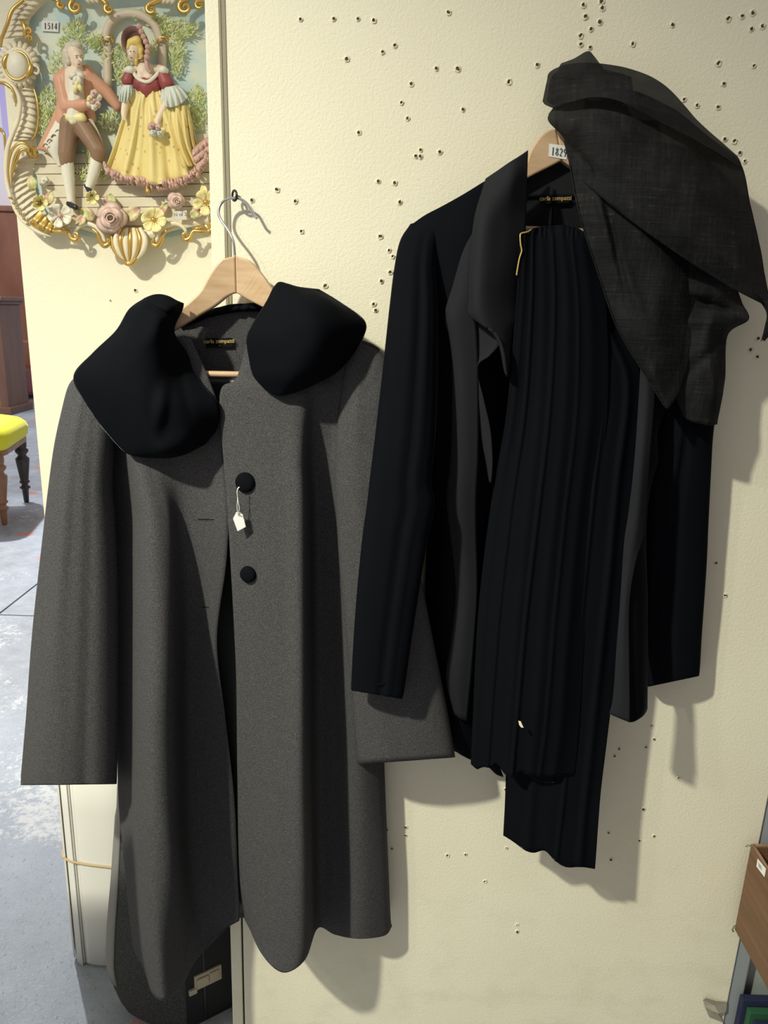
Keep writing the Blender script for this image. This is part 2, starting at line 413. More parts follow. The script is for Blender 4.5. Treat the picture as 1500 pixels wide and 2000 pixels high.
def figures(txt, q, parent, m, lift=.0006):
    """figures across a quad (tl, tr, br, bl) of points"""
    tl, tr, br, bl = [Vector(v) for v in q]; nrm = (tr - tl).cross(tl - bl).normalized() * -1
    if nrm.y > 0: nrm = -nrm
    bm = bmesh.new(); n = len(txt)
    def at(u, v): return (bl * (1 - u) + br * u) * (1 - v) + (tl * (1 - u) + tr * u) * v + nrm * lift
    w = (tr - tl).length; h = (tl - bl).length
    for i, ch in enumerate(txt):
        for st in FIG[ch]:
            k = 20 if len(st) > 3 else 6
            pts = spline(st, k); prev = None
            for j in range(k):
                x, y, wd = pts[j]; a = pts[max(0, j - 1)]; b = pts[min(k - 1, j + 1)]
                dx, dy = (b[0] - a[0]) / n * w, (b[1] - a[1]) * h; L = math.hypot(dx, dy) or 1
                wd *= 1.3; ox, oy = -dy / L * wd * w / n / 2, dx / L * wd * w / n / 2
                e = [bm.verts.new(at((i + x) / n + s * ox / w, y + s * oy / h)) for s in (1, -1)]
                if prev: bm.faces.new((prev[0], prev[1], e[1], e[0]))
                prev = e
    bmesh.ops.recalc_face_normals(bm, faces=bm.faces[:])
    return thick(obj('figures', bm, m, parent, smooth=False), .0002)

# ------------------------------------------------------------------ grey coat
coat = thing('wool_coat', 'long charcoal grey wool coat with big black velvet collar, hung on the left wooden hanger', 'coat', P(470, 1790, 3))
def cloth(name, bm, m, parent, t=.0018, label=None):
    o = thick(obj(name, bm, m, parent), t)
    if label: o['label'] = label
    return o
cloth('back_panel', patch("""600| 345,2.4,632 400,2.2,606 470,2.0,594 515,2.0,592 560,2.4,600
660| 290,2.4 390,2.2 470,2.0 545,2.1 640,2.6
780| 190,2.2 320,2 470,1.9 600,2 730,2.0
1100| 230,1.8 340,1.8 470,1.7 600,1.8 740,1.8
1500| 236,1.8 350,1.8 460,1.7 600,1.8 748,1.8
1790| 268,1.8,1800 370,1.9,1806 470,1.8,1792 610,1.9,1800 758,2,1790""", 30, 60), M['wool'], coat)
cloth('lining', patch("""740| 362,2.8 400,2.6 430,2.6 470,2.8 500,3.2
900| 330,2.9 390,2.7 430,2.5 470,2.7 520,3.1
1100| 300,3.2 380,2.9 432,2.6 475,3 540,3.2
1400| 300,3.2 380,2.9 440,2.4 480,3 540,3.2
1780| 300,3.2,1785 390,3,1790 455,2.6,1783 490,3,1782 560,3.2,1780""", 30, 60, .0015, 14, 5), M['lining'], coat, .001)
cloth('front_panel', patch("""660| 235,3.5 250,4.5 270,5.5 295,6 320,6.2 350,6.5 372,6.2
740| 200,4,735 216,5 240,6.2 268,7 310,7.3 360,7.6 408,7.2
820| 205,3.8 220,5 240,6.5 265,7.6 305,7.8 372,7.7 434,7.4
900| 212,3 226,4 244,6.4 268,8.8 298,8.8 358,8 438,8.4
1000| 222,2.6 240,3.4 260,7 287,10.6 325,9.8 362,7.2 446,9.4
1100| 226,2.6 244,3.6 264,8 292,11.8 331,11 368,6.6 442,8.6
1250| 228,2.6 247,3.8 266,9 296,13 335,12 368,5.2 424,6.4
1400| 230,2.6 248,4 268,10 296,14 336,12.4 368,4.4 440,4.5
1560| 232,2.6 250,5 271,11 300,14.4 339,12.6 372,4.4 458,3.9
1700| 245,3 259,7 278,12.8 308,15 346,13 378,4.4 464,3.7
1850| 262,3 273,7 287,13.4 312,15.5 347,12.2 393,5.2,1815 468,3.5,1790
1900| 285,3.5,1882 291,7,1922 300,12.5,1943 318,15.5,1954 349,12.6,1936 384,7,1874 462,3.3,1794""", 60, 110), M['wool'], coat)
cloth('front_panel', patch("""660| 485,6.5 510,6.8 550,7 590,7 620,6.8 655,6.5 690,5.5 722,3.6,670 740,2.2,680
735| 462,7.6,739 482,8 540,8.2 590,8.2 618,7.8 650,7.2 690,6.4 730,4 748,2.2
772| 430,8.6,768 478,9,766 540,9.3 588,9.2 616,8.2 648,7.6 688,6.6 726,4.2 746,2.2
900| 437,9.2 490,10 545,10.5 588,10.6 610,6.4 640,6.2 676,7.4 718,5 740,2.3
1000| 445,9.6 500,10.6 550,11.2 592,11.6 613,5.6 642,5.4 682,7.4 725,5 742,2.3
1300| 461,9.6 505,11 555,12.2 594,12.8 615,4.6 648,4.4 690,7.4 735,5.2 746,2.3
1500| 464,9.4 505,11 555,13 595,13.4 616,4.4 652,4.2 695,7 738,5 750,2.4
1700| 468,9 508,11.4 558,13.8 599,13.8 619,4.4 655,4.2 700,7 748,5 758,2.4
1810| 478,8.6,1790 512,11.8,1835 558,14.2,1850 599,13.8,1835 620,4.4,1795 655,4.3,1806 700,7,1815 750,5,1806 762,2.5,1792
1890| 480,8.4,1793 511,11.9,1862 553,14.4,1899 595,13.6,1874 620,4.5,1813 655,4.3,1825 700,7,1833 750,5,1827 765,2.6,1809""", 70, 110), M['wool'], coat)
def sleeve_fold(s, t): return .55 * math.exp(-((s - .35 + .15 * t) / .07) ** 2) - .7 * math.exp(-((s - .62 - .05 * t) / .05) ** 2) * t + .4 * math.exp(-((s - .12 - .3 * t) / .06) ** 2) * t
cloth('sleeve', tube("""148,736 200,728 5 .6
134,756 226,752 5.6 2.2
122,800 226,800 6.2 3.4
107,870 222,875 6.8 4.2
96,950 219,950 7.2 4.6
88,1020 224,1020 7.4 4.7
74,1140 229,1140 7.6 4.8
62,1260 230,1260 7.8 4.9
52,1400 229,1400 8 4.9
43,1505 228,1505 8 4.9
42,1533 227,1531 8 4.9""", 48, 70, .95, fold=sleeve_fold), M['wool'], coat, .002)
cloth('sleeve', tube("""690,662 745,690 4.8 1
676,700 758,715 5.6 1.8
664,780 772,785 6.6 2.6
656,900 785,900 6.8 2.8
656,960 792,960 7.0 2.9
664,1100 816,1100 7.4 2.9
678,1250 845,1250 7.8 2.9
691,1390 872,1385 8.1 2.9
700,1492 888,1479 8.2 2.9""", 44, 70, .6, fold=lambda s, t: .25 * math.exp(-((s - .3) / .1) ** 2)), M['wool'], coat, .002)
# the big turned collar, two wings and the roll behind the neck
cloth('collar', patch("""578| 284,7.5,584 300,8.2,578 315,8.4,577 330,8.6,581 345,8.2,589 357,7,592
605| 254,7.5,606 275,10 295,11 315,11.4 335,10.4 354,7.2
645| 228,7.6,648 255,11 280,12.6 305,12.8 325,10.6 338,8.4,648
690| 182,8,692 225,12 265,13.6 300,13 333,10.6 364,7.8
737| 146,8.6,736 205,12.6 255,14.2 300,13.6 342,10.6 381,8.4
790| 170,9.2,788 222,12.6 270,14.4 305,14.2 350,13.4 424,9.6
840| 205,9.8,838 248,12.4 285,14 312,13.6 366,13 425,9.4,832
876| 240,10.2,878 265,12 292,13 322,14 360,12.2 404,9.4,862
893| 262,10.4,889 280,10.9,892 300,11.4,893 330,11.8,893 360,11,886 388,9.6,872""", 60, 90, .0016, 16, 14, 3, lambda s, t, x, y: 0.8 * math.exp(-((x - 322 + .16 * (y - 740)) / 13) ** 2) * math.exp(-((y - 800) / 48) ** 2) - 1.0 * math.exp(-((y - 603 - (x - 300) * .42) / 7) ** 2) * math.exp(-((x - 308) / 30) ** 2) - .3 * math.exp(-((x - 352 - .25 * (y - 740)) / 10) ** 2) * math.exp(-((y - 770) / 40) ** 2)), M['velvet_collar'], coat, .004)
cloth('collar', patch("""552| 534,7,566 545,7.6,553 560,8,556 580,8,562 600,7.6,565 622,6.5,567
590| 522,8 550,10.8 580,12 610,12 640,10.4 663,7,592
626| 500,8.6 540,12 580,13.8 620,13.8 665,11.2 710,7,627
660| 484,9 530,12.6 580,14.2 625,14.2 670,11.2 708,7.4,658
700| 488,9.4 535,12.6 580,14.2 620,13.6 655,11.4 685,8.2,697
735| 497,9.8 530,12 570,13.4 605,12.8 630,11.2 651,9.2,730
770| 519,10,760 535,10.4,769 550,10.8,772 575,10.8,766 600,10.4,756 625,9.8,742""", 50, 50, .0014, 16, 14, 9), M['velvet_collar'], coat, .004)
def wavy(s, t, x, y): return .35 * math.sin(x * .33) * (1 - t)
cloth('collar_roll', patch("""592| 352,2.4,600 380,2.5,604 400,2.5,609 420,2.5,604 450,2.6,596 480,2.6,594 505,2.6,592 535,2.4,590
612| 352,3.4,618 380,3.4,618 400,3.2,616 420,3.2,611 450,3.2,604 480,3.2,602 505,3.2,600 535,3.2,600
625| 352,2.6,640 380,2.8,630 400,2.7,622 420,2.6,616 450,2.6,610 480,2.6,607 505,2.6,607 535,2.6,610""", 60, 12, .002, 50, 20, 5, wavy), M['velvet_collar'], coat, .003)
# woven label in the neck
def label_quad(parent, q, d):
    bm = bmesh.new(); bm.faces.new([bm.verts.new(P(x, y, d)) for x, y in q])
    o = thick(obj('neck_label', bm, M['label_black'], parent, smooth=False), .0006); o['label'] = 'small black label with gold lettering'
    xa = P(*q[1], d) - P(*q[0], d); c = (P(*q[0], d) + P(*q[2], d)) / 2
    return o, xa, c
lq, xa, c = label_quad(coat, ((401, 661), (454, 660), (455, 677), (403, 679)), 2.6)
word('carla zampatti', .0078, M['gold_thread'], c + Vector((0, -.0008, .0018)), xa, (0, 0, 1), lq)
word('8', .003, M['gold_thread'], c + Vector((.001, -.0008, -.0042)), xa, (0, 0, 1), lq)
# velvet buttons and the worked buttonholes
FP = [o for o in coat.children if o.name.startswith('front_panel')]
def button(x, y, r, tilt):
    p = hit(FP[1], x, y)[0]
    bm = lathe([(r * .55, -.003), (r * .92, -.001), (r, .002), (r * .95, .005), (r * .7, .0072), (r * .3, .0082)], 24, p, None, Vector((tilt, -1, .12)))
    o = obj('button', bm, M['velvet'], coat); o['label'] = 'round black velvet button'
button(480, 942, .0142, -.15); button(486, 1121, .0122, -.2)
def slit(x0, x1, y):
    n = 14; top = [hit(FP[0], x0 + (x1 - x0) * i / n, y)[0] + Vector((0, -.001, 0)) for i in range(n + 1)]; bm = bmesh.new()
    for s_ in (1, -1): sweep([p + Vector((0, 0, s_ * (.0012 * math.sin(math.pi * i / n) + .0003))) for i, p in enumerate(top)], .0006, 6, True, bm)
    o = obj('buttonhole', bm, M['wool'], coat)
    obj('slit', sweep([p + Vector((0, -.0003, 0)) for p in top[4:]], .0006, 6), M['label_black'], o)
slit(376, 418, 1014); slit(394, 408, 1185)

# ------------------------------------------------------------------ hanger of the coat
M['hanger_edge'] = M['pale_wood']
def arm(name, pts, m, parent, t=1.3):
    bm = plate(pts, 0, t, .0022)
    bmesh.ops.triangulate(bm, faces=[f for f in bm.faces if len(f.verts) > 4])
    return obj(name, bm, m, parent, smooth=False)
def smooth_outline(pts, n): return spline([tuple(map(float, p)) for p in pts], n)
def bowed(pts, cx, d0, k): return [(x, y, d0 + k * (abs(x - cx) / 140.) ** 1.6) for x, y in pts]
hg = thing('coat_hanger', 'pale wooden hanger with chrome hook, hanging from the black eye on the cream partition', 'hanger', P(458, 500, 4))
HX = 459
upL = smooth_outline([(459, 500), (444, 503), (428, 511), (410, 535), (392, 567), (365, 594), (335, 616), (320, 635)], 26)
loL = smooth_outline([(332, 650), (356, 636), (392, 614), (419, 598), (446, 577), (461, 572)], 16)
arm('hanger_arm', bowed(upL + [(317, 641)] + loL, HX, 4.6, 2.6), M['pale_wood'], hg)
upR = smooth_outline([(459.4, 500), (483, 507), (501, 523), (519, 546), (540, 575), (572, 604), (600, 622), (622, 640)], 26)
loR = smooth_outline([(608, 652), (570, 632), (540, 614), (517, 602), (483, 585), (461.4, 572)], 16)
arm('hanger_arm', bowed(upR + loR, HX, 4.6, 2.6), M['pale_wood_right'], hg)
obj('hanger_bar', sweep([P(345, 728, 6.2), P(400, 730, 6.2), P(470, 731.5, 6.2), P(596, 735, 6.2)], .0042, 12), M['pale_wood'], hg)
hk = spline([(459, 502, 3.8), (456, 472, 3.6), (447, 452, 3.2), (434, 433, 2.6), (427, 417, 2.3), (430, 401, 2.1), (440, 391, 1.9), (455, 387, 1.8), (470, 389, 1.8), (482, 397, 1.8), (490, 410, 1.8), (496, 421, 1.8), (502, 427, 1.9)], 60)
o = obj('hanger_hook', sweep([P(*q) for q in hk], .0019, 10), M['chrome'], hg); o['label'] = 'chrome wire hook'
eye = thing('screw_eye', 'small black metal screw eye in the partition seam holding the coat hanger', 'hook', P(468, 384, 0))
bm = bmesh.new(); ring = [(458 + 4.2 * math.sin(a), 382 - 10 * math.cos(a), 1.9 + .5 * math.sin(a)) for a in [2 * math.pi * i / 24 for i in range(24)]]
sweep([P(*q) for q in ring + ring[:2]], .0016, 8, False, bm); obj('eye_ring', bm, M['black_metal'], eye)
obj('eye_shank', sweep([P(461, 384, 1.6), P(465, 384, 1), P(467, 384, -.2)], .0017, 8), M['black_metal'], eye)

# ------------------------------------------------------------------ price tag on the upper button
pt = thing('price_tag', 'small white paper price tag on a string tied to the upper coat button', 'tag', P(464, 1000, 11.5))
q = [(461.6, 1000), (469.6, 1001), (474, 1005), (480, 1029), (464, 1037.5), (455, 1013)]
bm = plate([(x, y, 11.7) for x, y in q], 0, .07); obj('tag_card', bm, M['paper'], pt, smooth=False)
bm = bmesh.new()
sweep([P(*a) for a in spline([(468, 951, 11.9), (463.4, 958, 12.1), (464, 975, 12.1), (463, 990, 12.0), (464.5, 1004, 11.85)], 14)], .0005, 6, True, bm)
sweep([P(*a) for a in spline([(466, 951, 11.9), (463, 960, 12.1), (465, 978, 12.1), (467.5, 992, 12.0), (465.5, 1004, 11.85)], 14)], .0005, 6, True, bm)
obj('string', bm, M['paper'], pt)
obj('writing', sweep([P(*a) for a in ((464, 1006.5, 11.85), (468, 1006.3, 11.85), (473.5, 1009, 11.85))], .0003, 5), M['ink'], pt)
# ------------------------------------------------------------------ black velvet jacket
jk = thing('velvet_jacket', 'black velvet evening jacket with matt crepe lapels, open, hung on the right wooden hanger', 'jacket', P(1090, 1400, 3))
VE = 'black velvet'
cloth('back_panel', patch("""310| 1000,2.6,348 1030,2.4,318 1085,2.3,312 1140,2.4,318 1200,2.6,350
380| 900,2.4,412 970,2.3 1080,2.2 1180,2.3 1330,2.4,420
600| 800,2 930,2 1080,2 1200,2 1390,2
1000| 860,2 960,2 1080,2 1200,2 1265,2
1360| 890,2,1400 960,2,1420 1080,2,1420 1180,2,1385 1258,2,1350""", 30, 40), M['crepe_dark'], jk)
# centre back seam and the facing round the neck
cloth('neck_facing', patch("""316| 1026,2.8,322 1060,2.7,316 1100,2.7,315 1150,2.8,322
345| 1024,2.9 1060,2.8 1105,2.8 1165,2.9
384| 1022,2.8 1060,2.7 1110,2.7 1180,2.8""", 20, 12), M['crepe'], jk, .001)
obj('seam', sweep([P(1078, y, 2.55) for y in range(385, 470, 8)], .0012, 6), M['velvet'], jk)
lq, xa, c = label_quad(jk, ((1058, 383), (1111, 382), (1111.5, 396), (1058.5, 398)), 2.95)
word('carla zampatti', .0076, M['gold_thread'], c + Vector((0, -.0008, .0012)), xa, (0, 0, 1), lq)
cloth('front_panel', patch("""320| 803,6.8,440 830,7.2,421 862,7.4,404 905,7.4,380 950,7.4,352 1000,7,322 1030,6.6,302
480| 797,7 825,8,470 860,8.8 900,9 940,8.6 985,7.2 1020,5.6
600| 822,5.8 845,8 872,9.2 900,9.6 935,8.8 972,7 1012,5.2
800| 838,4.6 855,7 880,8.8 900,9.2 932,8 965,6.2 1000,4.6
1000| 836,3.6 855,6.2 876,8.4 895,8.8 922,7.6 955,5.8 990,4.4
1200| 832,2.6 850,5.4 868,7.4 890,8.2 916,7.2 945,5.6 985,4.2
1400| 852,2.4 864,4.4 880,6.2 896,6.8 916,6.2 942,5 978,4.2
1478| 884,2.4,1464 889,3.8,1467 895,5,1470 903,5.8,1475 917,5.4,1483 942,4.8,1490 970,4,1496""", 46, 80, .0012), M['velvet'], jk, .002)
def jsl(s, t): return min(1, t * 3.5) * .5 * jsl0(s, t)
def jsl0(s, t): return .9 * math.exp(-((s - .80 + .12 * t) / .035) ** 2) * (1 - .3 * t) - .8 * math.exp(-((s - .66 + .1 * t) / .06) ** 2) + .5 * math.exp(-((s - .45) / .05) ** 2) * (1 - t)
cloth('sleeve', tube("""803,438 868,424 6 .8
783,470 852,466 7.4 2
772,520 848,520 8.8 2.8
762,600 853,600 10.2 3.1
749,720 853,720 11.8 3.1
734,850 849,850 12.8 2.9
723,940 841,940 13.4 2.7
718,985 847,986 13.7 2.5
709,1050 834,1052 13.9 2.3
698,1160 816,1164 14.1 2.1
691,1260 800,1268 14.1 1.9
687,1340 788,1352 14 1.8
687,1347 783,1365 14 1.7""", 44, 80, .6, .0013, fold=jsl), M['velvet'], jk, .002)
hem = [P(687 + 6 + (783 - 693) * i / 16, 1330 + 10 * i / 16 + 2 * math.sin(i), 14 + 1.9 * math.sin(math.pi * (.06 + .88 * i / 16)) ** .6) for i in range(17)]
obj('hem_stitch', sweep(hem, .0007, 5), M['velvet'], jk)
# crepe facing turned out, the wide lapel above it and its notch
cloth('facing', patch("""440| 932,9.2 940,9.4 950,9.6
490| 905,9.6 921,10 942,10
560| 884,10 908,10.7 938,10.6
618| 868,10.2 893,11.1 930,10.8
660| 877,10.3 896,11.1 932,10.8
720| 883,10.3 903,11 934,10.6
880| 881,10 904,10.9 934,10.4
970| 872,9.8 899,10.8 930,10.2
1040| 879,9.5 902,10.4 930,9.8
1150| 890,9 910,9.8 932,9.4
1250| 881,8.5 902,9.4 926,9
1325| 871,8 894,9 920,8.6
1400| 886,7.4,1395 897,8,1403 911,7.8,1408""", 14, 90, .0004), M['crepe'], jk, .0018)
cloth('lapel', patch("""300| 950,8,350 975,9.2,333 1000,9.4,315 1030,7.4,294
350| 943,8.8,372 966,10.2,362 998,10.8,352 1028,8.6,345
430| 927,10 948,11.8 985,10.6 1026,8.4
520| 918,11 938,12.9 975,11.6 1020,8.6
590| 916,11.4 935,13.3 970,12 1012,9
618| 918,11.6,616 942,13.2,630 972,12.4,646 1008,9.6,630
660| 950,12.6,638 968,13.2,652 984,12.2,672 1000,9.6,665
700| 974,12.8,668 982,13.1,684 988,12.4,700 996,9.8,697
736| 987,12.4,728 989,12.6,732 990,11.8,736 992,10.6,730""", 34, 70, .0008), M['crepe'], jk, .003)
cloth('lapel', patch("""620| 921,9.9 938,10.6 956,11.2,634
664| 923,10 944,10.8 976,12,667
694| 924,10 938,10.6 957,11.6,694
718| 926,10 929,10.3 932,10.7
780| 929,9.9 936,10.5 945,10.7
840| 937,9.8 947,10.5 958,10.7
900| 949,9.8 955,10.4 962,10.6
943| 956,9.8 957.5,10.2 959,10.4""", 12, 50, .0003), M['crepe'], jk, .0012)
cloth('front_panel', patch("""600| 1262,7.4 1275,7.8 1300,7.8 1340,7 1390,6 1415,4.4
700| 1254,8.4 1266,8.8 1284,8.6 1310,8 1345,6.8 1400,4.4
820| 1247,10 1256,10.4 1266,10 1276,9 1284,7.4 1292,4
900| 1240,11.8 1247,12.2 1258,12 1268,10.6 1279,8 1286,4
960| 1233,12 1240,12.3 1251,12 1261,10.4 1266,7.5 1270,3.6
1050| 1221,12.2 1228,12.5 1241,12.3 1251,10.8 1257,8 1261,4
1150| 1213,12.6 1219,12.8 1234,12.8 1250,11.4 1260,8.6 1264,4
1280| 1204,13.2 1210,13.6 1230,13.6 1250,12.4 1260,9.6 1264,5
1380| 1192,13.8,1391 1202,14,1396 1230,14.1,1410 1250,13.2,1402 1260,11.5,1392 1263.5,9.5,1384""", 40, 70, .0006), M['velvet'], jk, .002)
cloth('facing', patch("""700| 1252,9.25 1268,9.65 1284,9.25
800| 1246,10.65 1262,11.05 1277,10.35
900| 1239,12.45 1254,12.85 1268,12.05
1000| 1228,12.65 1246,13.05 1261,12.05
1050| 1220,12.85 1239,13.25 1256,12.25
1100| 1216,13.05 1229,13.45 1241,13.25
1180| 1211,13.45 1220,13.85 1229,13.65
1280| 1203,14.05 1216,14.45 1229,14.35
1360| 1198,14.45 1214,14.85 1230,14.85
1400| 1190,14.65,1394 1210,15.05,1403 1230,15.15,1411""", 12, 60, .0003), M['crepe'], jk, .0012)
def jsr(s, t): return .8 * math.exp(-((s - .42 + .18 * t) / .04) ** 2) - .6 * math.exp(-((s - .55 + .15 * t) / .06) ** 2)
cloth('sleeve', tube("""1300,560 1410,580 3.2 1
1304,690 1412,690 3.6 1.7
1292,835 1394,835 4.0 2.5
1283,895 1389,895 3.9 2.5
1266,975 1385,975 3.8 2.5
1264,1100 1379,1098 3.5 2.4
1263,1200 1373,1196 3.3 2.3
1263,1310 1366,1300 3.1 2.2
1264,1341 1364,1320 3.0 2.2""", 40, 60, .6, .0012, fold=jsr), M['velvet'], jk, .002)

# ------------------------------------------------------------------ its hanger with the lot number
h2 = thing('coat_hanger', 'pale wooden hanger bearing a white lot number sticker, half hidden by the black scarf', 'hanger', P(1090, 252, 4))
up2 = smooth_outline([(1086, 251), (1072, 254), (1058, 264), (1044, 281), (1035, 297), (1028, 318), (1015, 333), (985, 350), (962, 362)], 26)
lo2 = smooth_outline([(968, 376), (995, 364), (1031, 347), (1048, 338), (1066, 329), (1082, 321), (1097, 313)], 18)
arm('hanger_arm', bowed(up2 + [(960, 370)] + lo2, 1090, 4.4, .5), M['pale_wood'], h2)
up3 = smooth_outline([(1086.6, 251), (1100, 257), (1114, 272), (1124, 290), (1140, 312), (1170, 335), (1205, 352), (1228, 368)], 24)
lo3 = smooth_outline([(1222, 384), (1190, 368), (1150, 346), (1116, 326), (1097.5, 313)], 16)
arm('hanger_arm', bowed(up3 + lo3, 1090, 4.4, .5), M['pale_wood_right'], h2)
obj('hanger_bar', sweep([P(1004, 447, 4.4), P(1090, 450, 4.4), P(1180, 455, 4.4)], .0042, 12), M['pale_wood'], h2)
hk2 = spline([(1088, 256, 3.8), (1086, 228, 3.6), (1092, 205, 3), (1110, 185, 2.5), (1122, 165, 2.2), (1118, 148, 2), (1102, 142, 1.9), (1086, 148, 1.9), (1078, 160, 1.9)], 40)
obj('hanger_hook', sweep([P(*q) for q in hk2], .0016, 8), M['chrome'], h2)
sq = [(1073, 280.5), (1108.5, 285), (1106.5, 312), (1071.5, 305.5)]
bm = bmesh.new(); bm.faces.new([bm.verts.new(P(x, y, 4.48)) for x, y in sq])
stk = thick(obj('lot_sticker', bm, M['paper'], h2, smooth=False), .0004); stk['label'] = 'white sticker printed with 1829'
figures('1829', [P(x, y, 4.52) for x, y in ((1077, 287), (1108, 291), (1106.5, 306.5), (1075.5, 302.5))], stk, M['ink'])
eye2 = thing('screw_eye', 'small black metal screw eye above the right hanger, wrapped by the black scarf', 'hook', P(1105, 140, 0))
bm = bmesh.new(); ring = [(1103 + 4.2 * math.sin(a), 139 - 10 * math.cos(a), 1.9) for a in [2 * math.pi * i / 20 for i in range(20)]]
sweep([P(*q) for q in ring + ring[:2]], .0016, 8, False, bm); obj('eye_ring', bm, M['black_metal'], eye2)
obj('eye_shank', sweep([P(1106, 140, 1.9), P(1109, 141, .8), P(1111, 141, -.2)], .0017, 8), M['black_metal'], eye2)

# ------------------------------------------------------------------ velvet trousers over the hanger bar
tr = thing('velvet_trousers', 'pleated black velvet trousers folded over the bar inside the open black jacket', 'trousers', P(1080, 1690, 8))
FOLDS = [(.10, .03, .03, .18), (.22, .16, .02, .35), (.33, .36, .04, .2), (.47, .40, .018, .35), (.60, .58, .05, .25), (.74, .66, .02, .2), (.86, .80, .05, .25)]
def tfold(s, t, x, y):
    v = 0
    for a, b, w, h in FOLDS: v += h * math.exp(-((s - a - (b - a) * t) / w) ** 2) * (.6 + .6 * t)
    top = max(0.0, 1 - t * 7); v += top * .45 * math.sin(s * 70 + 3 * math.sin(s * 17))
    return v - .2
cloth('folded_leg', patch("""446| 1017,10.8,458 1045,9.8,445 1085,8.2,441 1120,8,443 1160,7.4,466
470| 1016,11.4 1045,10.2 1085,9.8 1120,9.6 1164,8.6
600| 1008,11.2 1045,10.8 1092,10.6 1135,10.2 1184,8.8
800| 990,10.8 1035,11 1085,11.4 1135,10.8 1186,9.2
1000| 957,9.6 1010,11.4 1066,11.8 1115,11.2 1165,9.6
1200| 934,9.6 990,11.6 1045,12 1098,11.6 1145,10
1400| 924,9.6 975,11.6 1030,12.2 1085,11.8 1132,10.2
1510| 920,9.4,1492 970,11.4,1503 1020,12,1512 1072,11.6,1516 1122,10.2,1513""", 120, 110, .0009, 24, 8, 2, tfold, lambda s: 7 * math.exp(-((s - .06) / .04) ** 2) - 12 * math.exp(-((s - .25) / .045) ** 2) + 10 * math.exp(-((s - .38) / .06) ** 2) - 5 * math.exp(-((s - .5) / .04) ** 2) + 2 * math.exp(-((s - .7) / .08) ** 2)), M['velvet'], tr, .002, 'nearer half with gathered top edge')
def tfold2(s, t, x, y): return .35 * math.exp(-((s - .62) / .02) ** 2) + .4 * math.exp(-((s - .3) / .06) ** 2) + .5 * math.exp(-((s - .85) / .04) ** 2)
cloth('folded_leg', patch("""448| 1030,6.4,456 1075,6.8,446 1110,6.8,448 1165,6,470
520| 1040,7 1090,7.8 1140,8 1190,7
640| 1060,7.4 1110,8.6 1160,8.4 1210,6.8
750| 1060,7.6 1120,9 1190,8.6 1254,7.0
950| 1040,7.8 1100,9.2 1170,9.6 1234,8.4
1150| 1012,8 1080,9.2 1150,9.8 1217,9
1390| 992,8 1060,9.2 1125,9.8 1192,9.2
1550| 987,8 1045,9.4 1110,10 1173,9.6
1680| 983,8,1631 1035,9.4,1661 1095,10.2,1684 1162,10,1697""", 90, 90, .0012, 24, 8, 4, tfold2, lambda s: 4 * math.exp(-((s - .28) / .1) ** 2) - 13 * math.exp(-((s - .5) / .08) ** 2) + 6 * math.exp(-((s - .72) / .1) ** 2)), M['velvet'], tr, .002, 'farther half hanging lower')
obj('loose_thread', sweep([P(*q) for q in spline([(1040, 447, 10), (1030, 453, 10.8), (1018, 456, 11.2), (1016, 462, 11.4), (1017, 478, 11.4), (1019, 490, 11.4), (1015, 503, 11.4), (1012, 518, 11.4), (1010, 530, 11.4), (1009, 538, 11.4)], 40)], .001, 6), M['gold_thread'], tr)
bm = plate([(1012.5, 1408, 14), (1017, 1409, 14), (1022, 1420, 14), (1023, 1421, 14), (1018, 1421, 14), (1014, 1416, 14)], 0, .05); 
M['lint'] = mat('pale_lint', (.85, .82, .62), .9)
o = obj('lint', bm, M['lint'], tr, smooth=False); o['label'] = 'small pale fleck of lint'
cloth('inner_hem', patch("""1494| 948,8.6 962,9.2 975,9.4
1515| 958,8.2,1500 970,8.8,1512 983,9,1517""", 8, 6, 0), M['velvet'], tr)
cloth('inner_hem', patch("""1505| 1032,10.6 1055,10.8 1082,10.6
1530| 1036,9.8,1516 1056,10.2,1527 1082,10,1528""", 10, 6, 0), M['velvet'], tr)

# ------------------------------------------------------------------ sheer black scarf
def organza(name, clear):
    m = mat(name, (.026, .026, .027), .75, spec=.12); t = NT(m)
    a = t.noise(t.co((16, 16, 300), (0, .25, 0)), 1, 4, .7); b = t.noise(t.co((240, 60, 10), (0, .2, 0)), 1, 3, .6)
    f = t.math('ADD', t.math('MULTIPLY', a, .6), t.math('MULTIPLY', b, .4))
    big = t.ramp(t.noise(t.co((1, 1, 1), (0, .4, 0)), 17, 4, .6), [(.35, (.55, .55, .57)), (.65, (1.25, 1.24, 1.2))])
    cr1 = t.noise(t.co((60, 60, 18), (0, .9, 0)), 1, 5, .65)
    t.color(t.mix(1.0, t.ramp(f, [(.35, (.0105, .0107, .0122)), (.58, (.0192, .0195, .021)), (.68, (.046, .046, .048))]), big, 'MULTIPLY')); t.bump(t.math('ADD', f, t.math('MULTIPLY', cr1, 1.5)), .55, .003)
    tr_ = t.n('ShaderNodeBsdfTransparent'); tr_.inputs[0].default_value = (.8, .8, .8, 1)
    mx = t.n('ShaderNodeMixShader'); mx.inputs[0].default_value = clear
    out = [n for n in t.t.nodes if n.type == 'OUTPUT_MATERIAL'][0]
    t.l(t.b.outputs[0], mx.inputs[1]); t.l(tr_.outputs[0], mx.inputs[2]); t.l(mx.outputs[0], out.inputs[0]); return m
M['organza'] = organza('black_organza', .14); M['organza_thin'] = organza('sheer_black_organza', .24)
sc = thing('organza_scarf', 'sheer black organza scarf draped over the right hanger and shoulder', 'scarf', P(1300, 820, 6))
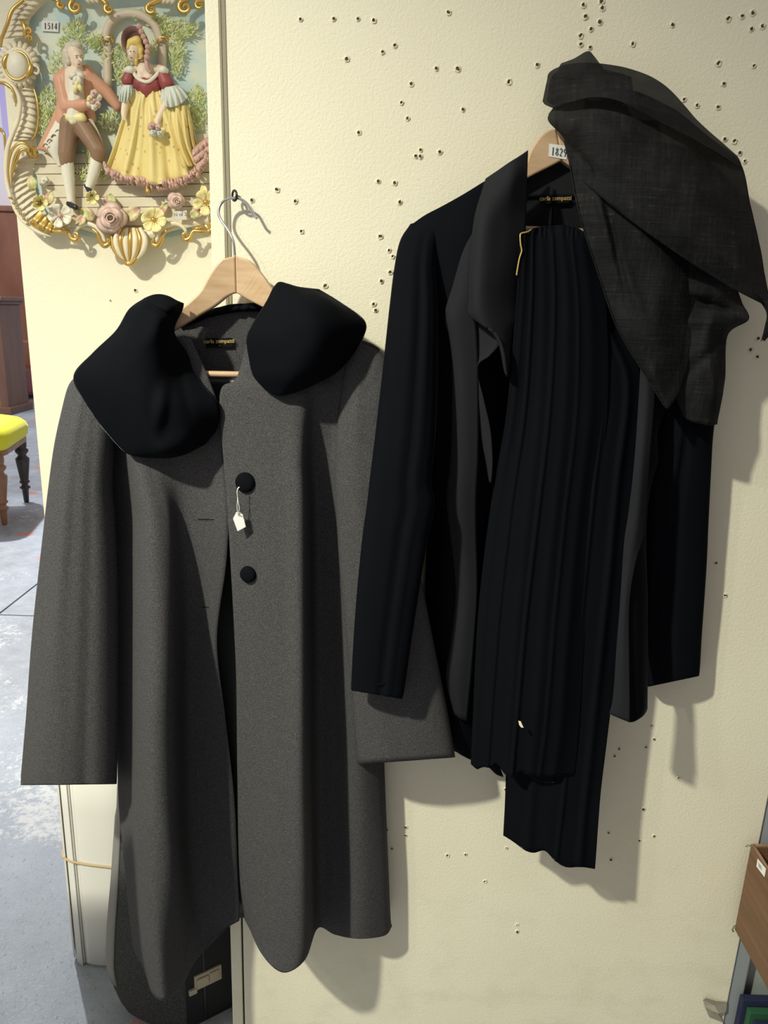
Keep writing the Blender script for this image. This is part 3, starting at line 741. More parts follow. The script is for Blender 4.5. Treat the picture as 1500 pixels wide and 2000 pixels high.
def line_fold(specs):
    """gentle creases along straight lines: (x, y, slope, half width px, height cm, length px)"""
    def f(s, t, x, y):
        v = 0
        for a, b, c, w, h, L in specs:
            k = math.hypot(1, c); u = (y - b - c * (x - a)) / k; r = ((x - a) + (y - b) * c) / k / L
            if abs(r) < 3: v += h * math.exp(-(u / w) ** 2 - r * r)
        return v
    return f
dr = line_fold([(1300, 440, .60, 14, .55, 170), (1330, 495, .62, 7, -.35, 170), (1190, 330, .45, 16, .3, 70), (1230, 250, .45, 18, -.35, 120), (1380, 380, .75, 26, .4, 90), (1270, 330, .2, 20, -.25, 60), (1130, 300, .9, 8, -.4, 40)])
cloth('drape', patch("""170| 1072,4.5,222 1100,6,190 1150,8,172 1205,9,170 1260,9,185 1320,7.5,215
240| 1072,6,238 1105,8.6,232 1160,10.8,228 1240,11.6,240 1330,10.6,265 1395,7,275
300| 1103,7,272 1140,10.2,282 1200,12.2,300 1280,12.6,320 1365,11.2,335 1446,7.4,318
380| 1113,8.4,318 1160,11.4,345 1220,13,380 1300,13.2,405 1395,11.6,420 1466,7.6,400
460| 1116,9.4,330 1170,12.2,375 1240,13.7,425 1320,13.6,470 1415,11.6,505 1487,7.8,495
540| 1118,9.8,336 1175,12.8,385 1245,14.2,440 1330,14,500 1425,11.8,560 1505,8,602""", 80, 80, .0011, 26, 26, 1, dr), M['organza'], sc, .0005)
tf = line_fold([(1120, 150, .1, 6, .5, 60), (1230, 170, .35, 9, .5, 90), (1180, 150, -.1, 6, -.4, 50), (1360, 240, .8, 8, .4, 60)])
cloth('top_fold', patch("""135| 1060,4.5,198 1068,5.5,160 1075,6,140 1110,7,126 1170,8,124 1235,8.6,136 1300,8.2,168 1365,7.4,238 1440,6.6,305
180| 1066,5.5,205 1085,7.6,185 1100,8.6,172 1140,10,164 1190,11,165 1250,11.4,185 1310,11,222 1375,9.8,270 1446,7.6,316
215| 1085,6.6,213 1100,9,204 1120,10.2,198 1160,11.6,190 1205,12.6,196 1262,12.8,224 1322,12.4,256 1385,11,290 1450,8,330""", 70, 30, .0011, 26, 26, 6, tf), M['organza_thin'], sc, .0005)
cloth('inner_wrap', patch("""136| 1068,4,196 1078,4.6,150 1100,5,136 1140,5.6,132 1190,5.6,138 1232,5,150
165| 1074,4.6,202 1090,5.6,176 1112,6.4,166 1150,7,162 1195,7,168 1236,6,176
200| 1086,5,208 1104,6,200 1124,7,194 1160,7.6,190 1200,7.6,194 1240,6.8,206""", 40, 20, .0012, 26, 26, 16), M['organza'], sc, .0005)
cloth('knot', patch("""106| 1096,4.4,124 1122,4.8,114 1148,4.6,100 1160,4.4,110 1172,4.2,126
122| 1092,5.4,132 1120,6.4,128 1144,6.6,122 1160,6.2,124 1176,5.4,130
140| 1090,5,150 1120,6.4,146 1146,6.8,144 1162,6.4,142 1180,5.6,140""", 24, 14, .001, 30, 30, 2), M['organza_thin'], sc, .0005)
# straight fall down the front ending in a point
ff = line_fold([(1200, 470, 4.5, 7, -.55, 110), (1182, 440, 4, 8, .4, 90), (1235, 560, 3, 10, .35, 70), (1250, 640, 2, 12, -.3, 60)])
cloth('front_fall', patch("""272| 1100,8.5,272 1118,9.5,290 1140,10.2,305 1170,10.6,330 1200,10.8,355
330| 1114,9.6 1140,11 1175,11.8,350 1225,12.2,390 1290,12,430
420| 1132,10.4 1165,12,430 1205,12.6,440 1262,13,460 1345,10.4,500
540| 1170,10.8 1205,12.4 1250,12.9 1300,12.9 1360,9.6,560
640| 1205,11 1236,12.2,645 1268,12.8,648 1295,12.4,650 1357,9.6,640
720| 1250,11.2,716 1268,12.2,722 1282,12.4,726 1308,11.6,722 1345,10,708
797| 1297,11.8,790 1300,12,795 1304,12.1,799 1312,11.8,790 1326,10.8,768""", 70, 90, .0011, 30, 20, 8, ff), M['organza'], sc, .0005)
obj('hem_edge', sweep([P(*q) for q in spline([(1112, 318, 9.9), (1132, 420, 10.7), (1170, 540, 11.1), (1205, 640, 11.3), (1250, 717, 11.5), (1300, 797, 12.2)], 60)], .0008, 6), M['organza'], sc)
# crumpled tail behind it
bf = line_fold([(1385, 640, -3, 14, .6, 50), (1400, 600, .35, 8, -.7, 60), (1430, 618, .25, 7, .5, 40), (1375, 700, -.9, 10, -.5, 60), (1395, 740, 6, 10, .5, 60)])
cloth('back_fall', patch("""470| 1290,9.2 1330,10 1370,10.4 1410,10.4,505 1446,9.6,540
560| 1300,9.2 1340,10.4 1376,11 1412,10.8 1440,9.4,560
596| 1302,8.6 1342,9.6 1378,10 1416,10 1450,9.2,592
626| 1305,9 1342,10.2 1380,10.9 1424,10.6 1462,9.6,624
655| 1306,8.8 1345,9.8 1378,10.4 1402,9.8,657 1421,8.8,655
740| 1310,9 1345,10 1375,10.4 1398,9.8 1416,8.2,740
832| 1335,9,815 1352,9.4,824 1372,9.6,829 1386,9.4,832 1401,8.2,829""", 60, 70, .0013, 30, 30, 11, bf), M['organza'], sc, .0005)
cloth('end_tail', patch("""575| 1468,8.2,570 1482,9,575 1496,9,582 1512,8,590
608| 1496,8 1504,8.8 1514,8.8 1526,8
640| 1493,7.6 1500,8.2 1508,8.2 1520,7.6
668| 1486,7.2,668 1489,7.4,664 1493,7.4,666 1498,7,660""", 20, 24, .001, 16, 16, 3), M['organza'], sc, .0005)
# ------------------------------------------------------------------ framed porcelain relief on the recessed panel
def G(x, y, e=0.0): return P(x, y, -39.0 + e)          # e cm proud of the relief's ground
def porcelain(name, c, rough=.42, var=.12):
    rough = max(rough, .46)
    m = mat(name, c, rough, spec=.4); t = NT(m); f = t.noise(t.co((40, 40, 40)), 1, 4)
    t.color(t.mix(f, tuple(q * (1 - var) for q in c), tuple(min(1, q * (1 + var)) for q in c))); return m
PC = {'cream': porcelain('cream_porcelain', (.75, .68, .52), .42, .14), 'skin': porcelain('pale_skin_glaze', (.78, .64, .50), .35, .05),
      'gold': mat('burnished_gilding', (.62, .41, .12), .3, .75), 'white': porcelain('white_glaze', (.74, .71, .60)),
      'coatpink': porcelain('salmon_glaze', (.62, .33, .22)), 'brown': porcelain('brown_glaze', (.26, .16, .10), .35, .3),
      'burg': porcelain('burgundy_glaze', (.30, .07, .07), .35, .3), 'yellow': porcelain('yellow_glaze', (.80, .66, .26), .35, .12),
      'pink': porcelain('dusky_pink_glaze', (.56, .36, .31), .4, .25), 'rose': porcelain('pale_rose_glaze', (.66, .48, .42), .35, .15),
      'hair': porcelain('powdered_hair', (.60, .54, .44), .4, .3), 'blond': porcelain('blond_hair', (.72, .54, .16), .4, .25),
      'bonnet': porcelain('plum_bonnet', (.20, .10, .085), .4, .2), 'lace': porcelain('pale_blue_lace', (.62, .66, .60), .4, .1),
      'shoe': mat('black_glaze', (.02, .02, .025), .2), 'lemon': porcelain('lemon_petals', (.80, .72, .36), .35, .1),
      'leafpink': porcelain('pink_green_leaf', (.5, .45, .3)), 'board': porcelain('pale_board_glaze', (.70, .63, .48), .5, .15),
      'arch': porcelain('arch_glaze', (.68, .58, .46), .45, .1), 'eye': mat('painted_eye', (.05, .03, .025), .5), 'lip': mat('painted_lip', (.45, .10, .08), .5)}
def sky_paint():
    m = mat('painted_sky', (.7, .75, .7), .45); t = NT(m); f = t.noise(t.co((1, 1, 1.2)), 11, 5, .6)
    t.color(t.ramp(f, [(.38, (.46, .63, .66)), (.52, (.63, .72, .64)), (.66, (.80, .77, .56))])); return m
def leaf_paint():
    m = mat('glazed_foliage', (.4, .42, .15), .4); t = NT(m); f = t.noise(t.co(), 55, 3)
    t.color(t.ramp(f, [(.3, (.50, .62, .25)), (.5, (.76, .82, .42)), (.7, (.90, .88, .58))])); return m
t_ = NT(PC['leafpink']); t_.color(t_.ramp(t_.noise(t_.co(), 60, 3), [(.38, (.40, .46, .16)), (.5, (.66, .60, .32)), (.60, (.62, .33, .30))]))
PC['sky'] = sky_paint(); PC['leaf'] = leaf_paint()
def yellow_print():
    m = PC['yellow']; t = NT(m)
    vo = t.n('ShaderNodeTexVoronoi'); vo.inputs['Scale'].default_value = 95; t.l(t.co((1, .2, .7)), vo.inputs['Vector'])
    f = t.math('LESS_THAN', vo.outputs['Distance'], .17)
    t.color(t.mix(t.math('MULTIPLY', f, .6), t.mix(t.noise(t.co(), 30, 3), (.70, .56, .20), (.86, .73, .36)), (.38, .24, .07)))
yellow_print()
pq = thing('porcelain_relief', 'porcelain relief of a courting couple in a gilt scrolled frame on the recessed panel', 'picture', P(255, 300, -40))
bo = smooth_outline([(60, 20), (110, -12), (255, -25), (400, -12), (452, 20), (446, 90), (430, 130), (446, 200), (436, 290), (440, 350), (420, 420), (370, 455), (255, 470), (140, 455), (92, 420), (66, 350), (72, 290), (64, 200), (76, 130), (62, 90), (58, 50), (60, 20)], 90)
bm = plate([(x, y, -39.2) for x, y in bo[:-1]], 0, .78); bmesh.ops.triangulate(bm, faces=[f for f in bm.faces if len(f.verts) > 4])
obj('painted_ground', bm, PC['sky'], pq, smooth=False)

def strip(path_a, path_b, prof, n=40, m=None, name='frame_band', ribs=0, ripple=0.0, parent=None):
    """moulding between two outlines; prof: heights (cm) across"""
    A = spline([tuple(map(float, p)) for p in path_a], n); B = spline([tuple(map(float, p)) for p in path_b], n); k = 9; g = []
    for i in range(n):
        row = []
        for j in range(k):
            u = j / (k - 1); f = u * (len(prof) - 1); q = min(int(f), len(prof) - 2); e = prof[q] + (prof[q + 1] - prof[q]) * (f - q)
            if ribs: e += ripple * (1.6 * (((ribs * i / (n - 1) + .9 * u * (1 - u) + .25 * u) % 1.0) ** 1.6) - .4) * math.sin(math.pi * min(.97, max(.03, u))) ** .6
            row.append(G(A[i][0] + (B[i][0] - A[i][0]) * u, A[i][1] + (B[i][1] - A[i][1]) * u, e))
        g.append(row)
    return obj(name, grid_mesh(g), m or PC['cream'], parent or pq)
def mir(pts): return [(510 - q[0], *q[1:]) for q in pts]
def scroll(pts, rad, m, name='frame_scroll', parent=None, n=None, flat=.8):
    """swept bar through (x, y, e) with radii in px"""
    n = n or 8 * len(pts); q = spline([(p[0], p[1], p[2] if len(p) > 2 else 2.2) for p in pts], n)
    if isinstance(rad, (int, float)): rad = [rad] * len(pts)
    r = [v[0] * .00104 for v in spline([(float(v),) for v in rad], n)]
    return obj(name, sweep([G(*v) for v in q], r, 8, True, None, flat), m, parent or pq)
def spiral(cx, cy, r, turns, a0, sgn, m, w0, w1, e=2.6, n=34, tail=()):
    pts = list(tail)
    for i in range(n):
        t = i / (n - 1); a = a0 + sgn * turns * 2 * math.pi * t; rr = r * (1 - .85 * t)
        pts.append((cx + rr * math.cos(a), cy + rr * math.sin(a), e + .8 * t))
    k = len(pts)
    return scroll(pts, [w0 + (w1 - w0) * i / (k - 1) for i in range(k)], m, n=k * 2)
G0, CRM = PC['gold'], PC['cream']
for MF in (lambda p: p, mir):
    # upper corner band with flutes
    strip(MF([(50, -6), (28, 14), (17, 44), (6, 76)]), MF([(100, -6), (72, 22), (57, 44), (64, 72)]), [.6, 1.5, 1.9, 1.7, .8], 80, CRM, ribs=8, ripple=.4)
    scroll(MF([(46, 0, 2.4), (24, 20, 2.8), (14, 48, 2.8), (3, 76, 2.2), (2, 92, 1.6)]), [3.2, 3.4, 3.2, 3, 2], G0)
    # outer rim of the long S band and its fluted body
    strip(MF([(22, 166), (36, 188), (40, 208), (35, 234), (26, 258), (20, 276)]), MF([(66, 170), (73, 199), (74, 232), (70, 262), (60, 276)]), [.9, 1.6, 1.8, 1.6, .8], 90, CRM, ribs=10, ripple=.38)
    scroll(MF([(-6, 158, 2.2), (14, 160, 2.6), (30, 176, 2.9), (39, 200, 2.9), (35, 234, 2.8), (25, 260, 2.7), (15, 290, 2.6), (12, 322, 2.6), (13, 352, 2.5), (21, 386, 2.5), (34, 417, 2.5), (54, 439, 2.4), (78, 455, 2.2), (100, 461, 1.8)]), [4, 5, 4.4, 4, 4, 4.2, 4.4, 4.4, 4, 3.6, 3.6, 3.6, 3.2, 2], CRM, n=120)
    scroll(MF([(-8, 162, 2.6), (8, 163, 3.2), (22, 172, 3.3), (30, 190, 3.2), (31, 208, 2.8)]), [2.2, 2.8, 2.4, 1.8, 1], G0)
    for k in range(6):
        t = k / 5.; scroll(MF([(17 + 34 * t, 385 + 52 * t + 1, 2.9), (23 + 32 * t, 388 + 50 * t - 2, 3.0)]), [1.2, 2.2], G0, n=4)
    scroll(MF([(0, 252, 2.2), (8, 262, 2.8), (10, 285, 2.6), (11, 315, 2.4)]), [3, 2.6, 2, 1], G0)
    # lower fluted band
    strip(MF([(16, 310), (14, 352), (22, 386), (35, 415), (56, 436), (84, 452)]), MF([(75, 300), (64, 334), (66, 358), (75, 388), (90, 415), (108, 440)]), [1.1, 1.7, 1.8, 1.5, .7], 110, CRM, ribs=13, ripple=.38)
    strip(MF([(56, 436), (70, 446), (86, 454), (100, 458)]), MF([(78, 412), (90, 424), (100, 432), (110, 440)]), [2.4, 2.9, 2.5, 2.2], 20, G0, ribs=3, ripple=.3)
    scroll(MF([(66, 172, 1.4), (73, 199, 1.5), (75, 232, 1.5), (70, 262, 1.4), (60, 276, 1.4)]), [1, 2.2, 1.8, 2.4, 1], G0)
    # big gilt leaf scroll between the bands
    for off, w in ((0, 3.4), (5, 2.8), (10, 2.2), (14, 1.6)):
        scroll(MF([(20 + off * .3, 366 - off, 2.4), (17 + off * .6, 335, 3), (20 + off, 305 + off * .5, 3.6), (30 + off * .6, 287 + off * .9, 4), (43, 280 + off * .9, 4), (54, 286 + off * .4, 3.8), (56, 297, 3.6)]), [.6, 1.6 + w * .3, w, w, w, w, 2], G0 if off != 5 else CRM)
    bm = bmesh.new(); p = G(*MF([(63, 297)])[0], 2.2); bmesh.ops.create_icosphere(bm, subdivisions=2, radius=.011, matrix=Matrix.Translation(p)); obj('scroll_knob', bm, G0, pq)
    # side medallion: boss, gilt ring, ring of petals
    cx, cy = MF([(34, 128)])[0]
    bm = bmesh.new(); bmesh.ops.create_uvsphere(bm, u_segments=24, v_segments=16, radius=1, matrix=Matrix.Translation(G(cx, cy, 2.2)) @ Matrix.Diagonal((.021, .014, .026, 1))); obj('medallion', bm, PC['white'], pq)
    scroll([(cx + 27 * math.cos(a), cy + 31 * math.sin(a), 2.5) for a in [2 * math.pi * i / 24 for i in range(26)]], [4.2] * 26, CRM, n=60)
    scroll([(cx + 23 * math.cos(a), cy + 27.5 * math.sin(a), 3.0) for a in [2 * math.pi * i / 24 for i in range(26)]], [2.0] * 26, G0, n=60)
    for a0 in (-.2, 2.9): scroll([(cx + 26 * math.cos(a0 + i * .22), cy + 30 * math.sin(a0 + i * .22), 3.2) for i in range(6)], [1, 3.5, 4.5, 4.5, 3.5, 1], G0)
    for i in range(22):
        a = 2 * math.pi * i / 22; ca, sa = math.cos(a), math.sin(a)
        scroll([(cx + 29 * ca, cy + 33 * sa, 2.4), (cx + 36 * ca, cy + 40 * sa, 2.2), (cx + 41 * ca, cy + 46 * sa, 1.4)], [3.6, 4.2, 3.2], CRM, 'frame_petal', n=6)
    scroll(MF([(63, 128, 2.8), (72, 130, 2.8), (76, 138, 2.8), (72, 144, 2.8), (64, 140, 2.8)]), 2, CRM)
    # gilt curl below the corner and drips on the top edge
    spiral(*MF([(56, 62)])[0], 9, 1.1, 2.2, 1, G0, 3.6, 1.6, tail=MF([(42, 40, 2.4), (48, 52, 2.8)]))
    spiral(*MF([(58, 76)])[0], 7, 1.0, 3.2, 1, G0, 3, 1.6)
    spiral(*MF([(120, 10)])[0], 8, 1.0, 4, -1, G0, 4, 2, tail=MF([(92, -8, 2.2), (108, -2, 2.4)]))
    spiral(*MF([(148, 14)])[0], 13, 1.15, 4, -1, G0, 5, 2.4, tail=MF([(122, -10, 2.2), (140, -6, 2.4)]))
    spiral(*MF([(214, 18)])[0], 10, 1.1, 4.2, -1, G0, 4.6, 2, tail=MF([(186, -8, 2.2), (200, 0, 2.4)]))
    for k in range(4): scroll(MF([(166 + 9 * k, -8, 2.0), (172 + 9 * k, 2, 2.3), (180 + 9 * k, 9 - k, 1.6)]), [3.5, 3.5, 1.4], CRM, n=10)
    scroll(MF([(60, -14, 2), (110, -22, 2.2), (170, -16, 2.2), (230, -20, 2.2), (255, -22, 2.2)]), 7, CRM)
    # bottom edge: C scrolls either side of the shell
    strip(MF([(100, 436), (140, 444), (175, 452), (215, 466), (255, 476)]), MF([(96, 400), (140, 416), (175, 424), (215, 432), (255, 436)]), [1.6, 1.9, 1.6, .8, .2], 24, CRM)
    scroll(MF([(96, 452, 2.2), (116, 452, 2.6), (132, 452, 2.6), (140, 466, 2.6), (150, 468, 2.6), (152, 458, 2.8), (144, 454, 2.8)]), [3, 3.4, 3.6, 4.4, 4.2, 3.4, 2], G0)
    scroll(MF([(148, 464, 2.2), (148, 450, 2.5), (158, 440, 2.7), (172, 437, 2.8), (188, 444, 2.8), (198, 456, 2.8), (205, 472, 2.6)]), [2.6, 3.2, 3.6, 4, 4, 4, 3.4], CRM)
    scroll(MF([(180, 447, 3.2), (190, 456, 3.2), (195, 470, 3.0), (203, 480, 2.8), (212, 476, 2.8), (210, 466, 3)]), [2, 3, 4, 4.6, 4, 2.6], G0)
    scroll(MF([(112, 440, 2.4), (124, 446, 2.8), (134, 446, 2.6)]), [2.2, 3.4, 2], G0)
# the shell at the foot
for i, x in enumerate((-30, -20, -10, 0, 10, 20, 30)):
    scroll([(255 + x * .6, 446, 2.6), (255 + x * .95, 468, 3.2), (255 + x * .75, 492, 3), (253 + x * .15, 514, 2.2)], [4, 5.4, 4.6, 2.4], CRM if i % 2 == 0 else G0, 'frame_shell')
scroll([(218, 458, 2.4), (222, 486, 2.6), (238, 506, 2.6), (250, 515, 2.4), (262, 510, 2.6), (274, 486, 2.6), (276, 460, 2.4)], [3, 3.6, 3.6, 4.4, 4, 3.6, 3], G0, 'frame_shell')
# ---- painted ground: boards, arch, foliage
def board(pts, e, t=.9, m=None):
    b = plate([(x, y, -39.0 + e) for x, y in pts], 0, t, .0008); return obj('board', b, m or PC['board'], pq, smooth=False)
board([(66, 300), (236, 300), (236, 318), (64, 320)], .5); board([(64, 321), (250, 319), (250, 336), (68, 340)], .45)
board([(70, 341), (446, 337), (446, 358), (78, 362)], .8); board([(80, 363), (446, 359), (446, 382), (84, 386)], 1.0)
board([(86, 387), (446, 383), (444, 402), (92, 406)], 1.3); board([(94, 407), (440, 403), (430, 440), (112, 440)], 1.5)
board([(372, 262), (446, 260), (446, 280), (374, 282)], .8); board([(376, 283), (446, 281), (446, 336), (380, 336)], .5)
scroll([(207, 80, .9), (208, 62, 1), (216, 44, 1.1), (234, 30, 1.1), (256, 26, 1.1), (280, 32, 1.1), (302, 50, 1.1), (313, 82, .9)], 7, PC['arch'], 'arch', flat=.7)
for x0, x1, y1 in ((210, 211, 172), (317, 318, 190)):
    scroll([(x0, 88, .8), (x1, y1, .8)], 7.5, PC['arch'], 'column', n=6)
    scroll([(x0 - 10, 73, 1.2), (x0 + 10, 73, 1.2)], 2.4, G0, 'capital', n=4)
    for s in (-1, 1): spiral(x0 + 7 * s, 82, 5, .9, -1.5, s, G0, 2, 1, 1.3, 14)
rl = random.Random(4)
def foliage(spots, m, size=9):
    bm = bmesh.new()
    for cx, cy, rx, ry, n, lean in spots:
        for _ in range(n):
            a = rl.uniform(0, 6.28); r = math.sqrt(rl.random()); x = cx + rx * r * math.cos(a); y = cy + ry * r * math.sin(a)
            L = size * rl.uniform(.6, 1.5); th = rl.gauss(-1.57 + lean, .55); w = rl.uniform(.9, 1.7); e = .3 + rl.uniform(0, 1.3) * (1 - r * .5)
            dx, dy = math.cos(th), math.sin(th)
            a0 = bm.verts.new(G(x, y, e)); b0 = bm.verts.new(G(x + dx * L * .5 - dy * w, y + dy * L * .5 + dx * w, e + .16)); c0 = bm.verts.new(G(x + dx * L * .5 + dy * w, y + dy * L * .5 - dx * w, e + .16)); d0 = bm.verts.new(G(x + dx * L, y + dy * L, e + rl.uniform(0, .7)))
            bm.faces.new((a0, b0, d0)); bm.faces.new((a0, d0, c0))
    return tag(obj('foliage', bm, m, pq, smooth=False), kind='stuff')
foliage([(152, 70, 14, 30, 150, 0), (140, 60, 16, 12, 60, -.5), (190, 85, 22, 16, 150, .6), (208, 110, 9, 26, 90, 0), (112, 130, 18, 26, 120, -.4), (126, 85, 12, 12, 60, -.6), (95, 215, 18, 42, 260, 0), (86, 245, 12, 26, 110, 0)], PC['leaf'])
foliage([(238, 130, 18, 40, 260, 0), (262, 30, 16, 9, 70, .8), (292, 38, 18, 12, 110, 1.2), (322, 55, 16, 18, 130, .4), (350, 60, 20, 20, 130, .6), (345, 110, 14, 42, 240, 0), (300, 96, 12, 12, 60, 0), (385, 215, 18, 46, 300, 0), (370, 60, 14, 12, 60, .8)], PC['leaf'])
foliage([(215, 240, 24, 18, 160, 0), (160, 345, 40, 16, 150, 0), (205, 345, 14, 14, 80, 0), (185, 300, 22, 40, 130, 0)], PC['leaf'], 10)
# ---- the two figures
def blob(name, caps, m, parent, vox=.0016, sm=4):
    """one continuous surface from tapered capsules (x, y, e, r px) -> (x, y, e, r)"""
    bm = bmesh.new()
    for c in caps:
        k = max(2, int(math.hypot(c[4] - c[0], c[5] - c[1]) / (min(c[3], c[7]) * .22)) + 1) if len(c) > 4 else 1
        for i in range(k):
            t = i / max(1, k - 1); q = [c[j] + (c[j + 4] - c[j]) * t for j in range(4)] if len(c) > 4 else c
            bmesh.ops.create_icosphere(bm, subdivisions=2, radius=q[3] * .00104, matrix=Matrix.Translation(G(q[0], q[1], q[2])))
    me = bpy.data.meshes.new(name); bm.to_mesh(me); bm.free(); o = bpy.data.objects.new(name, me); COL.objects.link(o)
    r = o.modifiers.new('r', 'REMESH'); r.mode = 'VOXEL'; r.voxel_size = vox
    s = o.modifiers.new('s', 'SMOOTH'); s.iterations = sm; s.factor = .5
    me2 = bpy.data.meshes.new_from_object(o.evaluated_get(bpy.context.evaluated_depsgraph_get())); bpy.data.objects.remove(o)
    return obj(name, me2, m, parent)
def sheet(name, txt, m, parent, nu=30, nv=30, fold=None, t=.0012):
    rows = '\n'.join(txt.strip().split('\n')); o = obj(name, patch_rel(rows, nu, nv, fold), m, parent); return thick(o, t)
def patch_rel(txt, nu, nv, fold):
    out = []
    for line in txt.split('\n'):
        y, r = line.split('|'); toks = []
        for tok in r.split():
            q = tok.split(','); q[1] = str(float(q[1]) - 39.0); toks.append(','.join(q))
        out.append(y + '| ' + ' '.join(toks))
    return patch('\n'.join(out), nu, nv, 0, fold=fold)
# gentleman
ge = blob('gentleman_figure', [(148, 104, 3.4, 14, 149, 122, 3.5, 10.5), (152, 112, 4.2, 8, 153, 126, 4.2, 6), (157, 115, 5.0, 2.6, 159, 119, 5.2, 2.6), (148, 124, 3.0, 7.5, 150, 146, 2.6, 9),
     (150, 152, 2.4, 22, 148, 190, 2.4, 20), (148, 190, 2.4, 18, 146, 232, 2.2, 14), (122, 158, 2.4, 9, 132, 210, 3.0, 8), (132, 210, 3.0, 8, 174, 204, 4.8, 5.5), (174, 204, 5, 6, 186, 200, 5.4, 5), (178, 158, 2.0, 9, 210, 182, 1.6, 7), (210, 182, 1.6, 7, 228, 204, 1.4, 5),
     (138, 243, 2.4, 12, 131, 305, 2.6, 9), (160, 243, 2.4, 12, 192, 298, 3.0, 9), (131, 305, 2.6, 8, 133, 340, 2.4, 8), (133, 340, 2.4, 8, 140, 396, 2.4, 5), (138, 398, 2.8, 6, 148, 404, 3.6, 5), (192, 298, 3.0, 8, 184, 335, 2.6, 8), (184, 335, 2.6, 8, 172, 370, 2.4, 5), (170, 368, 2.6, 6, 178, 376, 3.2, 5),
     (178, 196, 5.6, 2.4, 186, 192, 6, 2), (180, 201, 5.8, 2.4, 190, 199, 6.2, 2), (180, 206, 5.6, 2.4, 189, 207, 6, 2)], PC['skin'], pq)
ge['label'] = 'gentleman in a salmon coat and brown breeches'
blob('hair', [(138, 94, 3.4, 10, 150, 90, 3.8, 9), (150, 90, 3.8, 8, 158, 94, 3.6, 5), (132, 104, 3.4, 9, 131, 122, 3.2, 8), (133, 113, 4.2, 4.5), (134, 122, 4.2, 4.5), (131, 131, 3.6, 4.5), (143, 88, 4.2, 5, 155, 87, 4.2, 4), (128, 112, 3.4, 5)], PC['hair'], ge)
for x in (149.5, 157): blob('eye', [(x, 112, 5.02, 1.15)], PC['eye'], ge, .0006, 1); scroll([(x - 2.6, 108.6, 5.0), (x + 2.4, 108, 5.05)], .5, PC['brown'], 'eyebrow', ge, 4)
blob('lips', [(152.5, 125.5, 4.82, 1.2, 156, 125.2, 4.86, 1.0)], PC['lip'], ge, .0007, 1)
blob('coat', [(121, 158, 2.7, 15, 131, 208, 3.3, 13), (131, 208, 3.3, 13, 166, 205, 4.8, 9), (132, 150, 2.6, 15, 126, 236, 2.5, 15), (172, 150, 2.6, 13, 168, 190, 2.5, 12), (179, 158, 2.3, 14, 210, 182, 1.9, 11), (210, 182, 1.9, 11, 230, 208, 1.7, 9), (168, 190, 2.5, 11, 178, 232, 2.3, 9), (130, 140, 2.4, 9, 172, 138, 2.2, 9)], PC['coatpink'], ge)
sheet('coat_tail', """205| 112,2.6 122,3.4 132,3.6 138,3.2
250| 92,2.0 112,3.0 124,3.4 134,3.0
285| 74,1.2,288 96,2.4,284 112,2.8,282 122,2.6,274
302| 82,1.0,294 100,1.8,302 112,2.0,306 118,2.0,292""", PC['coatpink'], ge)
sheet('coat_lining', """222| 116,3.6 126,3.9 138,3.8
255| 92,2.6,268 114,3.6,256 134,3.5,250
292| 86,2.0,284 104,2.8,296 122,2.8,286
322| 104,1.6,304 116,2.0,326 128,2.2,308""", PC['white'], ge)
for k in range(6): scroll([(84 + 8 * k, 286 - 9 * k, 3.0 + .12 * k), (88 + 8 * k, 281 - 9 * k, 3.3 + .12 * k), (93 + 8 * k, 283 - 9 * k, 3.2 + .12 * k)], 1.1, PC['brown'], 'coat_trim', ge, 8)
sheet('coat_lining', """232| 158,3.4 170,3.6 180,3.0
275| 172,2.6 186,3.0 200,2.2
318| 186,1.8,300 196,2.0,316 210,1.4,322""", PC['white'], ge)
blob('waistcoat', [(150, 152, 3.4, 14, 150, 190, 3.4, 14), (150, 190, 3.4, 15, 147, 232, 3.4, 15)], PC['white'], ge)
blob('waist_sash', [(136, 230, 4.0, 8, 160, 230, 4.2, 8), (142, 238, 4.2, 6)], PC['lemon'], ge)
for a, b in (((150, 143), (136, 150)), ((150, 143), (165, 150)), ((150, 146), (144, 164)), ((151, 146), (158, 166)), ((150, 160), (146, 182)), ((152, 162), (160, 180)), ((150, 150), (150, 176))):
    scroll([(*a, 4.8), ((a[0] + b[0]) / 2, (a[1] + b[1]) / 2, 5.4), (*b, 4.8)], [2.5, 4.2, 3], PC['lemon'] if a[1] > 147 else PC['white'], 'cravat', ge, 8)
blob('breeches', [(137, 243, 2.8, 18, 130, 300, 3.0, 14.5), (160, 243, 2.8, 18, 191, 294, 3.4, 14), (130, 300, 3.0, 14.5, 130, 318, 2.9, 11.5), (191, 294, 3.4, 14, 191, 308, 3.3, 11.5), (148, 240, 2.8, 18)], PC['brown'], ge)
blob('stocking', [(131, 312, 2.9, 11, 133, 340, 2.8, 11), (133, 340, 2.8, 11, 139, 394, 2.8, 7)], PC['white'], ge); blob('stocking', [(191, 304, 3.3, 10.5, 184, 335, 3.0, 10.5), (184, 335, 3.0, 10.5, 173, 368, 2.8, 7)], PC['white'], ge)
blob('shoe', [(135, 398, 3.0, 5.5, 148, 405, 4.0, 5.5)], PC['shoe'], ge); blob('shoe', [(168, 363, 3.0, 4, 178, 377, 3.4, 5.5)], PC['shoe'], ge)
